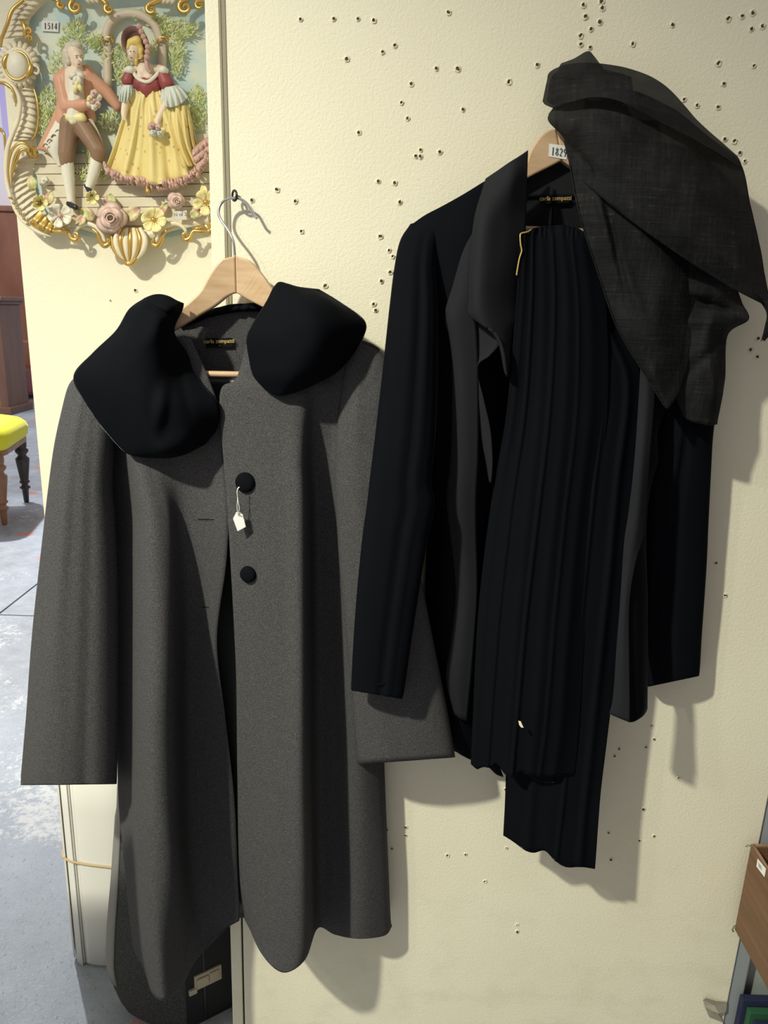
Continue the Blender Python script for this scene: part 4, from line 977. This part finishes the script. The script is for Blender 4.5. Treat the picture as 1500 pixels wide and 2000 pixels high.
# lady
la = blob('lady_figure', [(262, 96, 3.8, 13, 261, 112, 3.9, 9.5), (258, 104, 4.6, 6, 257, 114, 4.5, 5), (254, 106, 5.0, 2.2, 252.5, 108, 5.1, 2), (266, 112, 3.4, 7, 276, 134, 3.0, 8), (284, 142, 2.8, 18, 288, 176, 3.2, 17), (270, 142, 2.8, 11, 312, 140, 2.6, 11), (276, 152, 4.2, 9.5), (291, 152, 4.2, 9.5),
     (260, 152, 3.4, 9, 247, 185, 3.8, 8), (247, 185, 3.8, 7, 242, 220, 4.6, 5.5), (242, 220, 4.6, 5.5, 242, 228, 4.8, 4.5), (318, 150, 3.2, 10, 334, 186, 3.6, 9), (334, 186, 3.8, 8, 312, 226, 4.8, 5.5), (312, 226, 4.8, 5.5, 306, 240, 5.2, 4.5), (290, 180, 2.4, 14, 298, 300, 1.4, 14), (288, 330, 2.6, 6, 288, 372, 2.8, 4.5),
     (240, 230, 5.0, 2, 239, 236, 5.0, 1.7), (244, 230, 5.0, 2, 245, 236, 5.0, 1.7), (304, 240, 5.4, 2, 302, 247, 5.4, 1.7), (309, 241, 5.4, 2, 309, 248, 5.4, 1.7)], PC['skin'], pq)
la['label'] = 'lady in a plum bonnet, burgundy bodice and yellow skirt'
blob('hair', [(256, 84, 4.6, 7, 268, 80, 4.6, 8), (268, 82, 4.4, 8, 276, 98, 4.2, 6), (276, 98, 4.4, 5, 276, 116, 4.2, 4), (252, 88, 4.8, 4, 250, 94, 4.8, 3), (266, 118, 4.4, 3.5, 266, 126, 4.2, 3), (274, 104, 4.8, 3.6), (277, 110, 4.6, 3.4)], PC['blond'], la)
bm = bmesh.new(); n = 28; rings = []
for r, e in ((.15, 3.2), (.7, 3.4), (1.0, 4.6), (1.04, 4.4), (.74, 2.8), (.15, 2.4)):
    rings.append([bm.verts.new(G(264 + 29 * r * math.cos(a) * .9 + 9 * r * math.sin(a) * .6, 84 + 33 * r * math.sin(a) - 0 * r, e + .5 * math.cos(a))) for a in [2 * math.pi * q / n for q in range(n)]])
for i in range(5):
    for q in range(n): bm.faces.new((rings[i][q], rings[i][(q + 1) % n], rings[i + 1][(q + 1) % n], rings[i + 1][q]))
bm.faces.new(rings[0][::-1]); bm.faces.new(rings[-1]); bmesh.ops.recalc_face_normals(bm, faces=bm.faces[:]); obj('bonnet', bm, PC['bonnet'], la)
for k in range(7): blob('bonnet_flower', [(272 + 4.2 * k - (k > 4) * (k - 4) * 5, 52 + 10 * k, 4.9, 5.5)], PC['pink'], la, .002)
scroll([(284, 108, 4.6), (286, 122, 4.8), (288, 134, 5), (294, 142, 5)], [3, 3.4, 3, 2], PC['pink'], 'bonnet_ribbon', la)
for x in (255, 261.5): blob('eye', [(x, 100.5, 5.2 - .02 * (x - 255), 1.1)], PC['eye'], la, .0006, 1)
blob('lips', [(255, 112.6, 5.0, 1.2, 257.6, 113, 5.0, 1.2)], PC['lip'], la, .0007, 1)
blob('bodice', [(276, 164, 3.8, 14, 300, 164, 3.8, 14), (288, 172, 4.0, 14, 288, 182, 4.0, 9), (270, 162, 3.8, 8), (306, 160, 3.8, 9)], PC['burg'], la)
for x0, y0, x1, y1, rr in ((254, 140, 250, 158, 10), (318, 140, 326, 164, 12)):
    blob('sleeve', [(x0, y0 + 8, 3.8, rr, x1, y1, 3.9, rr + 1)], PC['burg'], la)
    scroll([(x0 - 10, y0 - 2, 4.2), (x0, y0 - 4, 4.9), (x0 + 10, y0, 4.4)], [4, 6, 4], PC['white'], 'sleeve_ruffle', la)
scroll([(258, 136, 4.4), (266, 150, 4.9), (278, 158, 5.3), (290, 159, 5.3), (304, 148, 4.9), (314, 136, 4.4)], [3, 3.2, 3, 3, 3.2, 3], PC['white'], 'neck_ruffle', la)
def lf(s, t, x, y): return .45 * math.sin(s * 34) * t
sheet('lace_cuff', """166| 240,4.0 246,4.8 254,4.8 260,4.0
182| 234,3.8 242,5.0 253,5.0 262,3.8
196| 232,3.6,198 240,4.6,200 250,4.6,197 258,3.4,190""", PC['lace'], la, 30, 14, lf)
sheet('lace_cuff', """168| 316,4.0,172 326,5.0,170 338,5.0,168 346,4.0,166
186| 314,4.2,192 328,5.4,192 346,5.2,186 358,3.8,176
204| 316,4.4,204 330,5.2,210 350,5.0,205 368,3.4,190""", PC['lace'], la, 40, 16, lf)
def skf(s, t, x, y): return (.75 * math.sin(s * 23 + 2.2 * math.sin(t * 2.5)) + .3 * math.sin(s * 51 + t * 2)) * (.25 + .75 * t)
sheet('skirt', """176| 262,3.4 276,4.2 290,4.4 304,4.2 318,3.4
205| 248,3.4 268,4.6 288,4.8 312,4.8 338,3.4
245| 234,3.0 262,4.6 292,5.0 326,4.8 366,2.6
290| 220,2.6 254,4.4 294,4.8 338,4.4 376,2.4
335| 208,2.2,322 244,4.0,334 296,4.6,346 346,4.0,340 388,2.2,322
352| 203,2.0,330 242,3.6,348 298,4.2,360 350,3.6,352 394,2.0,332""", PC['yellow'], la, 90, 50, skf)
sheet('skirt', """205| 330,3.8 345,4.6 360,4.0 368,2.6
240| 330,4.4 350,5.2 366,4.6 376,2.4
285| 340,4.0 358,4.6 374,3.8 386,1.8
325| 356,3.2 374,3.6 392,2.8 408,1.4""", PC['yellow'], la, 40, 30, skf)
rr_ = random.Random(3)
def ruff(pts, e0, w):
    q = spline([tuple(map(float, p)) for p in pts], 44)
    for i, (x, y) in enumerate(q[:-1]):
        x2, y2 = q[i + 1]; a = rr_.uniform(-1, 1); b = rr_.uniform(-1, 1)
        scroll([(x - 1 + a, y - w * .8, e0), (x + 2.5 * b, y - 2, e0 + .7 + .5 * b), (x + 2 + 2 * a, y + w * .3, e0 + .6 + .5 * a), (x2 - 1 + 3 * b, y2 + w * (.7 + .25 * a), e0 + .2)], [1.4, 2.5, 3.0, 1.6], PC['pink'], 'skirt_ruffle', la, 9, 1.2)
ruff([(204, 322), (215, 340), (245, 352), (272, 356), (300, 364), (330, 364), (356, 356), (385, 340), (400, 318), (408, 292)], 3.0, 9)
ruff([(208, 332), (240, 346), (268, 350), (300, 356), (340, 356), (372, 342), (394, 318), (402, 300)], 3.6, 9)
ruff([(376, 300), (388, 290), (398, 282), (408, 276)], 3.4, 9); ruff([(380, 312), (392, 302), (404, 292), (412, 288)], 3.6, 9); ruff([(386, 324), (398, 314), (408, 306)], 3.4, 9)
blob('shoe', [(287, 362, 3.4, 4, 289, 374, 3.8, 5)], G0, la)
# posies held by each
def flower(x, y, e, r, m, cm, n=5, name='flower', cup=.5, parent=None, turn=0):
    fo = bpy.data.objects.new(name, None); bm = bmesh.new()
    for i in range(n):
        a = 2 * math.pi * i / n + turn; g = []
        for u in (0, .35, .7, 1):
            row = []
            for v in (-1, -.5, 0, .5, 1):
                wv = (.22 + .85 * math.sin(math.pi * min(u * .62 + .1, 1))) * .58 * v; ca, sa = math.cos(a + wv * .9), math.sin(a + wv * .9)
                row.append(G(x + r * u * ca * (1 - .1 * v * v), y + r * u * sa * (1 - .1 * v * v), e + cup * r * .1 * (u ** 1.5) + .18 * abs(v) * u))
            g.append(row)
        vs = [[bm.verts.new(p) for p in row] for row in g]
        for k in range(3):
            for j in range(4): bm.faces.new((vs[k][j], vs[k + 1][j], vs[k + 1][j + 1], vs[k][j + 1]))
    o = thick(obj(name, bm, m, parent or pq), .0012)
    bm = bmesh.new(); bmesh.ops.create_icosphere(bm, subdivisions=1, radius=r * .2 * .00104, matrix=Matrix.Translation(G(x, y, e + .35)))
    for i in range(7):
        a = i * .9; sweep([G(x, y, e + .3), G(x + r * .34 * math.cos(a), y + r * .34 * math.sin(a), e + .9)], .0006, 4, True, bm)
    if parent is None: obj('stamens', bm, cm, o)
    else: bm.free()
    return o
def rose(x, y, e, r, m, parent=None):
    bm = bmesh.new(); rg = random.Random(int(x * 7 + y))
    for lay, (r0, r1, h0, h1, n, span) in enumerate(((.30, 1.08, .10, .30, 5, 1.35), (.26, .80, .25, .62, 4, 1.4), (.24, .52, .35, .95, 3, 1.5), (.16, .30, .35, 1.12, 2, 1.7))):
        for i in range(n):
            a0 = 2 * math.pi * i / n + lay * .9 + rg.uniform(-.2, .2); vs = []; k1 = rg.uniform(.9, 1.12)
            for u in (0, .4, .75, 1):
                row = []
                for j in range(9):
                    v = j / 4 - 1; a = a0 + v * math.pi / n * span * (.75 + .25 * u); edge = 1 - .22 * v * v * u
                    q = r * (r0 + (r1 * k1 - r0) * u) * edge
                    row.append(bm.verts.new(G(x + q * math.cos(a), y + q * math.sin(a), e + r * .1 * (h0 + (h1 - h0) * math.sin(u * 1.9) - (.28 * u ** 4 if lay < 2 else 0) + .06 * math.cos(v * 3)))))
                vs.append(row)
            for k in range(3):
                for j in range(8): bm.faces.new((vs[k][j], vs[k + 1][j], vs[k + 1][j + 1], vs[k][j + 1]))
    return thick(obj('rose', bm, m, parent or pq), .0011)
def leaf(x, y, th, L, w, e, m, parent=None):
    bm = bmesh.new(); dx, dy = math.cos(th), math.sin(th); g = []
    for i in range(8):
        t = i / 7; ww = w * math.sin(math.pi * min(1, t * .93 + .05)) ** .8 * (1 + .08 * (i % 2)); row = []
        for v in (-1, -.5, 0, .5, 1): row.append(G(x + dx * L * t - dy * ww * v, y + dy * L * t + dx * ww * v, e + .7 * math.sin(math.pi * t) + .3 * abs(v)))
        g.append(row)
    bm.free(); return thick(obj('leaf', grid_mesh(g), m, parent or pq), .0012)
for x, y, r, m in ((184, 183, 8, 'rose'), (176, 192, 6, 'lemon'), (193, 190, 6, 'white'), (182, 198, 6, 'rose'), (190, 204, 7, 'rose'), (184, 210, 6, 'white')): rose(x, y, 6.2, r, PC[m], ge)
for x, y, r, m in ((297, 247, 8, 'pink'), (308, 250, 7, 'rose'), (300, 258, 7, 'lace'), (312, 260, 7, 'lace'), (318, 254, 5, 'lemon')): rose(x, y, 5.9, r, PC[m], la)
# flowers along the foot of the frame
leaf(66, 372, -1.8, 30, 10, 2.2, PC['leafpink']); leaf(92, 402, -1.3, 30, 9, 2.4, PC['leafpink']); leaf(186, 428, -2.6, 38, 12, 2.2, PC['leafpink']); leaf(240, 428, -.55, 40, 14, 2.4, PC['leafpink'])
leaf(136, 432, -.3, 24, 9, 2.4, PC['leafpink']); leaf(212, 404, -1.4, 26, 12, 2.0, PC['leafpink']); leaf(150, 440, -.9, 26, 9, 2.6, PC['leafpink']); leaf(236, 448, 1.7, 28, 7, 2.6, PC['leafpink']); leaf(392, 410, 2.6, 26, 9, 2.2, PC['leafpink']); leaf(400, 388, -1.7, 30, 7, 1.8, PC['lemon']); leaf(312, 418, -1.0, 26, 7, 1.8, PC['leafpink'])
flower(117, 421, 3.0, 24, PC['white'], PC['pink'], 5, turn=.5); flower(300, 429, 3.0, 25, PC['lemon'], G0, 6, turn=.2); flower(402, 395, 2.6, 26, PC['lemon'], G0, 5, turn=.4); flower(78, 396, 2.8, 16, PC['lemon'], G0, 5, cup=1.5); flower(180, 386, 3.0, 14, PC['lemon'], PC['lemon'], 5, cup=1.2)
rose(216, 426, 3.4, 28, PC['rose']); rose(345, 393, 3.0, 17, PC['rose'])
rose(87, 354, 1.8, 9, PC['white'])
# stickers
def sticker(name, q, d, parent, m):
    bm = bmesh.new(); bm.faces.new([bm.verts.new(P(x, y, d)) for x, y in q]); return thick(obj(name, bm, m, parent, smooth=False), .0005)
st = sticker('lot_sticker', [(81.5, 40), (114.5, 41.5), (114, 62.5), (81.5, 60.5)], -38.9, pq, M['paper']); st['label'] = 'white sticker printed with 1514'
figures('1514', [P(x, y, -38.84) for x, y in ((85.5, 44.5), (113, 45.5), (112.5, 57.5), (85.5, 56.5))], st, M['ink'])
M['tape'] = mat('clear_tape_label', (.62, .6, .55), .35); M['grey_ink'] = mat('grey_ink', (.22, .22, .24), .7)
st = sticker('paper_label', [(339, 413), (365, 411), (364, 425), (340, 426)], -35.6, pq, M['tape'])
word('N of 3', .009, M['grey_ink'], P(352, 419, -35.54), P(365, 418, -35.54) - P(339, 420, -35.54), (0, 0, 1), st)
# ------------------------------------------------------------------ floor objects in the recess
rollt = thing('paper_roll', 'flattened white roll of sheet in a rubber band, standing behind the grey coat', 'roll', (-.572, .238, 0))
M['vinyl'] = mat('white_sheet', (.80, .79, .74), .45, spec=.35)
def oval(a, k=1.0):
    c, s_ = math.cos(a), math.sin(a)
    return -.572 + .086 * k * math.copysign(abs(c) ** .8, c), .240 + .040 * k * math.copysign(abs(s_) ** .8, s_)
def roll_sheet(a0, a1, k0, k1, z0, z1, n=60):
    cols = [[(*oval(a0 + (a1 - a0) * i / (n - 1), k0 + (k1 - k0) * i / (n - 1)), z) for z in (z0, .2, .4, z1)] for i in range(n)]
    return thick(obj('sheet', grid_mesh(cols), M['vinyl'], rollt), .0018)
roll_sheet(R_(-340), R_(236), .86, .97, .004, .60, 90)
roll_sheet(R_(110), R_(212), 1.0, 1.03, .010, .605, 30)
roll_sheet(R_(213), R_(236), .985, 1.035, .001, .60, 14)
roll_sheet(R_(243), R_(400), .985, 1.0, .012, .60, 30)
M['rubber'] = mat('tan_rubber', (.50, .38, .22), .7)
bd = [(*oval(a, 1.06), .262 - .014 * math.cos(a) + .003 * math.sin(3 * a) - .006 * math.sin(a)) for a in [2 * math.pi * i / 80 for i in range(82)]]
obj('rubber_band', sweep(bd, .0024, 8, False), M['rubber'], rollt)

def felt():
    m = mat('dark_case_cloth', (.03, .032, .034), .95, spec=.08); t = NT(m); f = t.noise(t.co(), 420, 4, .75); g = t.noise(t.co(), 9, 3)
    c = t.ramp(f, [(.40, (.030, .032, .034)), (.56, (.075, .077, .078)), (.70, (.20, .20, .19))]); t.color(t.mix(t.math('MULTIPLY', g, .6), c, (.042, .044, .046))); t.bump(f, .3, .001); return m
M['felt'] = felt(); M['case_side'] = mat('black_case_side', (.014, .015, .018), .6, spec=.25)
M['binding'] = mat('grey_case_binding', (.20, .20, .185), .7); M['beige_metal'] = mat('dull_beige_metal', (.50, .44, .34), .45, .4)
case = thing('instrument_case', 'dark cloth-covered instrument case with a pale latch, standing behind the hem of the grey coat', 'case', (-.42, .16, 0))
foot = [(u, v) for u, v in spline([(1.0, .062), (.80, .058), (.5, .062), (.2, .075), (.06, .092), (0, .118), (.06, .145), (.3, .158), (.7, .168), (1.2, .172), (1.50, .150), (1.56, .122)], 50)]
def case_ring(z, s=1.0):
    xl = spline([(0.0, -.462), (.02, -.503), (.07, -.525), (.12, -.533), (.17, -.531), (.36, -.507), (.52, -.485), (.62, -.472)], 63)
    j = min(range(63), key=lambda q: abs(xl[q][0] - z)); x0 = xl[j][1]; x1 = -.361
    return [Vector((-.42 + (x0 + (x1 - x0) * min(u, 1) + max(0, u - 1) * .16 + .42) * s, .115 + (v - .115) * s, z)) for u, v in foot]
bm = bmesh.new(); rings = []
for z, s in ((0, .97), (.01, .99), (.02, 1), (.04, 1), (.07, 1), (.10, 1), (.14, 1), (.2, 1), (.3, 1), (.4, 1), (.5, 1), (.58, 1), (.595, .98), (.6, .94)): rings.append([bm.verts.new(p) for p in case_ring(z, s)])
nf = len(foot)
for i in range(len(rings) - 1):
    for q in range(nf):
        f = bm.faces.new((rings[i][q], rings[i][(q + 1) % nf], rings[i + 1][(q + 1) % nf], rings[i + 1][q]))
        if q == nf - 1 or q > 42: f.material_index = 1
bm.faces.new(rings[0][::-1]); bm.faces.new(rings[-1]); bmesh.ops.recalc_face_normals(bm, faces=bm.faces[:])
cb = obj('shell', bm, M['felt'], case); cb.data.materials.append(M['case_side']); m = cb.modifiers.new('e', 'EDGE_SPLIT'); m.split_angle = R_(40)
def band(j0, j1, z0, z1, m, name, off=.003, nz=10):
    g = []
    for k in range(nz):
        z = z0 + (z1 - z0) * k / (nz - 1); r = case_ring(z, 1.0); row = []
        for j in range(j0, j1 + 1):
            c = Vector((-.42, .115, z)); d = (r[j] - c); d.z = 0; row.append(r[j] + d.normalized() * off)
        g.append(row)
    return thick(obj(name, grid_mesh(g), m, case), .003)
band(14, 19, .09, .58, M['binding'], 'binding', .0015, 24); band(48, 49, .004, .58, M['binding'], 'binding', .0015) if False else None
# side panel detail: lid line and latch
A0 = Vector((-.361, .062, 0)); A1 = Vector((-.271, .122, 0)); ud = (A1 - A0).normalized(); nd = Vector((ud.y, -ud.x, 0))
def side(u, z, off=.0): return A0 + ud * u + nd * off + Vector((0, 0, z))
def side_box(u0, u1, z0, z1, o0, o1, m, name, parent=None, bev=.001):
    bm = bmesh.new(); v = [bm.verts.new(side(u, z, o)) for o in (o0, o1) for u, z in ((u0, z0), (u1, z0), (u1, z1), (u0, z1))]
    for q in ((0, 1, 2, 3), (4, 5, 6, 7), (0, 1, 5, 4), (1, 2, 6, 5), (2, 3, 7, 6), (3, 0, 4, 7)): bm.faces.new([v[i] for i in q])
    bmesh.ops.recalc_face_normals(bm, faces=bm.faces[:])
    if bev: bmesh.ops.bevel(bm, geom=bm.edges[:], offset=bev, segments=2, profile=.6, affect='EDGES')
    return obj(name, bm, m, parent or case, smooth=False)
side_box(.036, .040, .006, .585, -.001, .002, M['black_metal'], 'lid_seam', bev=0)
la_ = side_box(.018, .074, .093, .128, -.001, .004, M['beige_metal'], 'latch'); la_['label'] = 'dull beige metal latch'
side_box(.022, .046, .099, .120, .004, .007, M['beige_metal'], 'latch_tongue', la_)
side_box(.048, .068, .101, .122, .004, .0065, M['beige_metal'], 'latch_plate', la_)
side_box(.006, .022, .088, .100, -.001, .006, M['beige_metal'], 'latch_hook')

# ------------------------------------------------------------------ hall seen past the partition
M['hall_wall'] = mat('pale_hall_wall', (.66, .62, .66), .8); M['dado'] = wood_mat('red_brown_panelling', (.16, .06, .035), (.24, .10, .06), (3, 3, 1), .4)
tag(slab('wall_back', (-12, 10.2, 0), (-1.0, 10.35, 5.2), M['hall_wall']), 'pale back wall of the hall', kind='structure')
wd = thing('wardrobe', 'very tall red-brown wooden wardrobe at the far end of the hall', 'wardrobe', (-5.6, 9.98, 0))
slab('body', (-6.6, 9.90, .50), (-4.9, 10.18, 2.52), M['dado'], .01, wd); slab('cornice', (-6.64, 9.86, 2.52), (-4.86, 10.19, 2.60), M['dado'], .02, wd)
M['red_leather'] = mat('oxblood_leather', (.20, .022, .022), .3, spec=.5)
sofa = thing('settee', 'low oxblood leather settee before the tall wardrobe', 'settee', (-5.3, 9.55, 0))
slab('seat', (-6.2, 9.25, .06), (-5.02, 9.88, .44), M['red_leather'], .05, sofa); slab('backrest', (-6.2, 9.74, .40), (-5.02, 9.89, .80), M['dado'], .04, sofa)
for x in (-6.1, -5.12): slab('foot', (x - .04, 9.3, 0), (x + .04, 9.38, .07), M['dado'], .01, sofa)
M['cab_wood'] = wood_mat('brown_cabinet_wood', (.20, .09, .045), (.31, .16, .08), (8, 8, 1.4), .35)
M['cab_dark'] = wood_mat('dark_cabinet_wood', (.12, .06, .045), (.17, .09, .06), (8, 8, 1.4), .35)
cb = thing('sideboard_cabinet', 'brown wooden cabinet with moulded top, beyond the yellow chair', 'cabinet', (-4.95, 8.2, 0))
slab('body', (-5.5, 7.95, .07), (-4.68, 8.45, 1.30), M['cab_wood'], .006, cb); slab('corner_post', (-4.72, 7.94, .07), (-4.62, 8.46, 1.30), M['cab_dark'], .01, cb)
slab('plinth', (-5.55, 7.90, 0), (-4.58, 8.48, .09), M['cab_dark'], .012, cb)
bm = bmesh.new(); box(bm, (-5.58, 7.88, 1.34), (-4.55, 8.50, 1.39), .012); box(bm, (-5.54, 7.92, 1.30), (-4.59, 8.48, 1.345), .012); obj('moulded_top', bm, M['cab_dark'], cb, smooth=False)
slab('door', (-5.42, 7.93, .14), (-4.78, 7.955, 1.24), M['cab_wood'], .006, cb)
# lilac strip high on the far wall
M['lilac'] = mat('lilac_strip_paint', (.42, .38, .68), .6)
tag(slab('lilac_strip', (-5.45, 10.15, 3.0), (-5.16, 10.199, 4.6), M['lilac'], .01), 'lilac strip high on the far wall', kind='structure')

M['yellow_velvet'] = mat('yellow_velvet', (.70, .66, .03), .6, spec=.2, sheen=.4, sheen_tint=(1, 1, .5))
M['leg_shaded'] = wood_mat('shaded_turned_wood', (.035, .025, .025), (.06, .045, .042), (20, 20, 4), .3); M['leg_brown'] = wood_mat('brown_turned_wood', (.20, .09, .045), (.30, .15, .08), (20, 20, 4), .3)  # one wood: the far legs' shade is painted in as a darker copy
ch = thing('upholstered_chair', 'old chair with yellow velvet seat and turned wooden legs, in the hall at left', 'chair', (-2.75, 3.75, 0))
near, far = Vector((-2.40, 3.43, 0)), Vector((-2.52, 3.98, 0)); lx = Vector((-.50, -.085, 0))
corners = [near, far, far + lx, near + lx]
def chair_prof(h): return [(r, z * h / .42) for r, z in ((.012, 0), (.017, .006), (.022, .09), (.024, .1), (.035, .108), (.036, .116), (.022, .126), (.022, .14), (.034, .15), (.034, .158), (.027, .166), (.044, .30), (.046, .325), (.030, .342), (.026, .352), (.044, .375), (.044, .388), (.030, .402), (.036, .415), (.036, .47))]
for i, c in enumerate(corners):
    o = obj('leg', lathe(chair_prof(.41), 20, (c.x - (.02 if i < 2 else -.02), c.y, 0)), M['leg_shaded'] if i in (1, 2) else M['leg_brown'], ch)
    o['label'] = 'turned leg with shade painted in' if i in (1, 2) else 'brown turned leg'
def seat_ring(z, grow, rnd=.09):
    pts = []; cc = sum(corners, Vector()) / 4
    for i in range(4):
        p = corners[i] + (corners[i] - cc).normalized() * grow; a = corners[i - 1]; b = corners[(i + 1) % 4]
        da = (a - corners[i]).normalized(); db = (b - corners[i]).normalized()
        for k in range(5):
            t = k / 4; q = (p + da * rnd) * (1 - t) ** 2 + p * 2 * t * (1 - t) + (p + db * rnd) * t * t; pts.append(Vector((q.x, q.y, z)))
    return pts
def ringmesh(lv):
    bm = bmesh.new(); rings = [[bm.verts.new(p) for p in seat_ring(*q)] for q in lv]; n = len(rings[0])
    for i in range(len(rings) - 1):
        for q in range(n): bm.faces.new((rings[i][q], rings[i][(q + 1) % n], rings[i + 1][(q + 1) % n], rings[i + 1][q]))
    bm.faces.new(rings[0][::-1]); bm.faces.new(rings[-1]); bmesh.ops.recalc_face_normals(bm, faces=bm.faces[:]); return bm
obj('seat_rail', ringmesh([(.445, .03), (.447, .045), (.478, .045), (.48, .04)]), M['leg_brown'], ch, smooth=False)
obj('seat', ringmesh([(.478, .04), (.50, .062, .1), (.545, .072, .11), (.585, .062, .13), (.612, .03, .15), (.63, -.04, .14), (.64, -.10, .10), (.643, -.17, .05), (.644, -.25, .02)]), M['yellow_velvet'], ch)
for c in corners[2:]: obj('back_post', sweep([c + Vector((0, 0, .4)), c + Vector((-.02, 0, .7)), c + Vector((-.08, 0, 1.0))], .022, 10), M['leg_brown'], ch)
slab('back_rail', (-3.12, 3.36, .82), (-3.06, 3.88, .98), M['leg_brown'], .015, ch)

# ------------------------------------------------------------------ shelving at the right end of the panel
M['shelf_grey'] = mat('blue_grey_steel', (.32, .35, .37), .5, spec=.3); M['shelf_back'] = mat('grey_shelf_back', (.40, .44, .42), .6)
sh = thing('steel_shelving', 'blue-grey steel shelving unit at the right end of the cream panel', 'shelf', (.95, .2, 0))
slab('upright', (.675, .004, 0), (.703, .034, 2.0), M['shelf_grey'], .003, sh); slab('back_sheet', (.703, .026, 0), (1.4, .031, 2.0), M['shelf_back'], 0, sh); 
slab('upright', (1.38, .004, 0), (1.41, .034, 2.0), M['shelf_grey'], .003, sh)
slab('shelf_board', (.705, -.36, .018), (1.4, .024, .034), M['shelf_grey'], .002, sh); slab('shelf_board', (.80, -.36, .318), (1.4, .024, .334), M['shelf_grey'], .002, sh); slab('shelf_board', (.705, -.02, 1.7), (1.4, .024, 1.716), M['shelf_grey'], .002, sh)
slab('front_post', (1.38, -.36, 0), (1.41, -.33, 2.0), M['shelf_grey'], .003, sh); slab('front_post', (1.0, -.36, 0), (1.02, -.34, .33), M['shelf_grey'], .003, sh)
def crate_wood():
    m = mat('worn_brown_hardboard', (.18, .09, .045), .55); t = NT(m); f = t.noise(t.co((30, 4, 90)), 1, 6, .6)
    t.color(t.ramp(f, [(.3, (.115, .054, .027)), (.7, (.185, .096, .048))])); t.bump(f, .1, .0008); return m
M['crate'] = crate_wood(); M['crate_edge'] = mat('frayed_edge', (.24, .15, .09), .8)
cr_ = thing('wooden_crate', 'open brown hardboard box with a white label, on the steel shelf at right', 'box', (.82, -.17, .336))
P0 = P(1467, 1650, 2); P1 = P(1434, 1815, 2); cx = (P0.x + P1.x) / 2; zt, zb = P0.z, P1.z
CB = zb; CT = zt
slab('side_panel', (cx, -.34, CB), (cx + .006, -.02, CT), M['crate'], .0012, cr_); slab('side_panel', (cx + .26, -.34, CB), (cx + .266, -.02, CT), M['crate'], .0012, cr_)
slab('end_panel', (cx + .006, -.026, CB), (cx + .26, -.02, CT), M['crate'], .0012, cr_); slab('end_panel', (cx + .006, -.34, CB), (cx + .26, -.334, CT), M['crate'], .0012, cr_); slab('bottom', (cx + .006, -.334, CB), (cx + .26, -.026, CB + .006), M['crate'], 0, cr_)
for a, b in (((cx + .003, -.338, CT), (cx + .003, -.022, CT)), ((cx, -.022, CT), (cx + .26, -.022, CT))): obj('frayed_rim', sweep([Vector(a).lerp(Vector(b), i / 12) + Vector((0, 0, .0015 * math.sin(i * 2.3))) for i in range(13)], .0028, 6), M['crate_edge'], cr_)
obj('splinter', sweep([(cx, -.02, CT - .002), (cx - .004, -.018, CT - .003), (cx - .007, -.018, CT - .006)], .0010, 5), M['crate_edge'], cr_); obj('splinter', sweep([(cx - .001, -.02, CB + .008), (cx - .003, -.019, CB - .003), (cx, -.019, CB - .006)], .0014, 5), M['crate_edge'], cr_)
lbm = bmesh.new(); X = cx - .0008
def onx(x, y):
    v = ray(x, y); return CO + v * ((X - CO.x) / v.x)
lbm.faces.new([lbm.verts.new(onx(*q)) for q in ((1480, 1677), (1496, 1697), (1493, 1713), (1477.5, 1692))]); o = thick(obj('paper_label', lbm, M['paper'], cr_, smooth=False), .0006); o['label'] = 'small white sticker'
bm = bmesh.new()
for k in range(3):
    a = onx(1482 + k * .4, 1686 + k * 3); b = onx(1488 + k * .2, 1693 + k * 3); sweep([a + Vector((-.0006, 0, 0)), b + Vector((-.0006, 0, 0))], .0006, 4, True, bm)
obj('print_lines', bm, M['grey_ink'], o)
M['navy'] = mat('navy_board', (.018, .022, .06), .5); M['green'] = mat('green_board', (.025, .10, .045), .5); M['yellow_board'] = mat('yellow_board', (.80, .62, .01), .45)
y = -.004
for i, (nm, m, x0, top, th, lab) in enumerate((('folder', 'navy', .690, .214, .013, 'navy folder standing nearest the wall on the low shelf'), ('folder', 'green', .699, .200, .013, 'dark green folder standing between two navy ones on the low shelf'), ('folder', 'navy', .707, .186, .046, 'navy folder with two metal pins on the low shelf'), ('folder', 'yellow_board', .748, .186, .02, 'bright yellow folder standing at the front of the low shelf'))):
    t_ = thing(nm, lab, 'folder', (x0 + .15, y - th / 2, .035), group='folders on the low shelf')
    bm = bmesh.new(); box(bm, (x0, y - th, .035), (x0 + .32, y, top), .0015); obj('cover', bm, M[m], t_, smooth=False)
    slab('page_block', (x0 + .322, y - th + .004, .04), (x0 + .326, y - .004, top - .006), M['paper'], 0, t_)
    if i == 2:
        for dy in (.012, .030):
            bm = bmesh.new(); bmesh.ops.create_icosphere(bm, subdivisions=2, radius=.0035, matrix=Matrix.Translation((x0 + .016 + dy * .3, y - dy, top + .001))); obj('metal_pin', bm, M['chrome'], t_)
    y -= th + .001
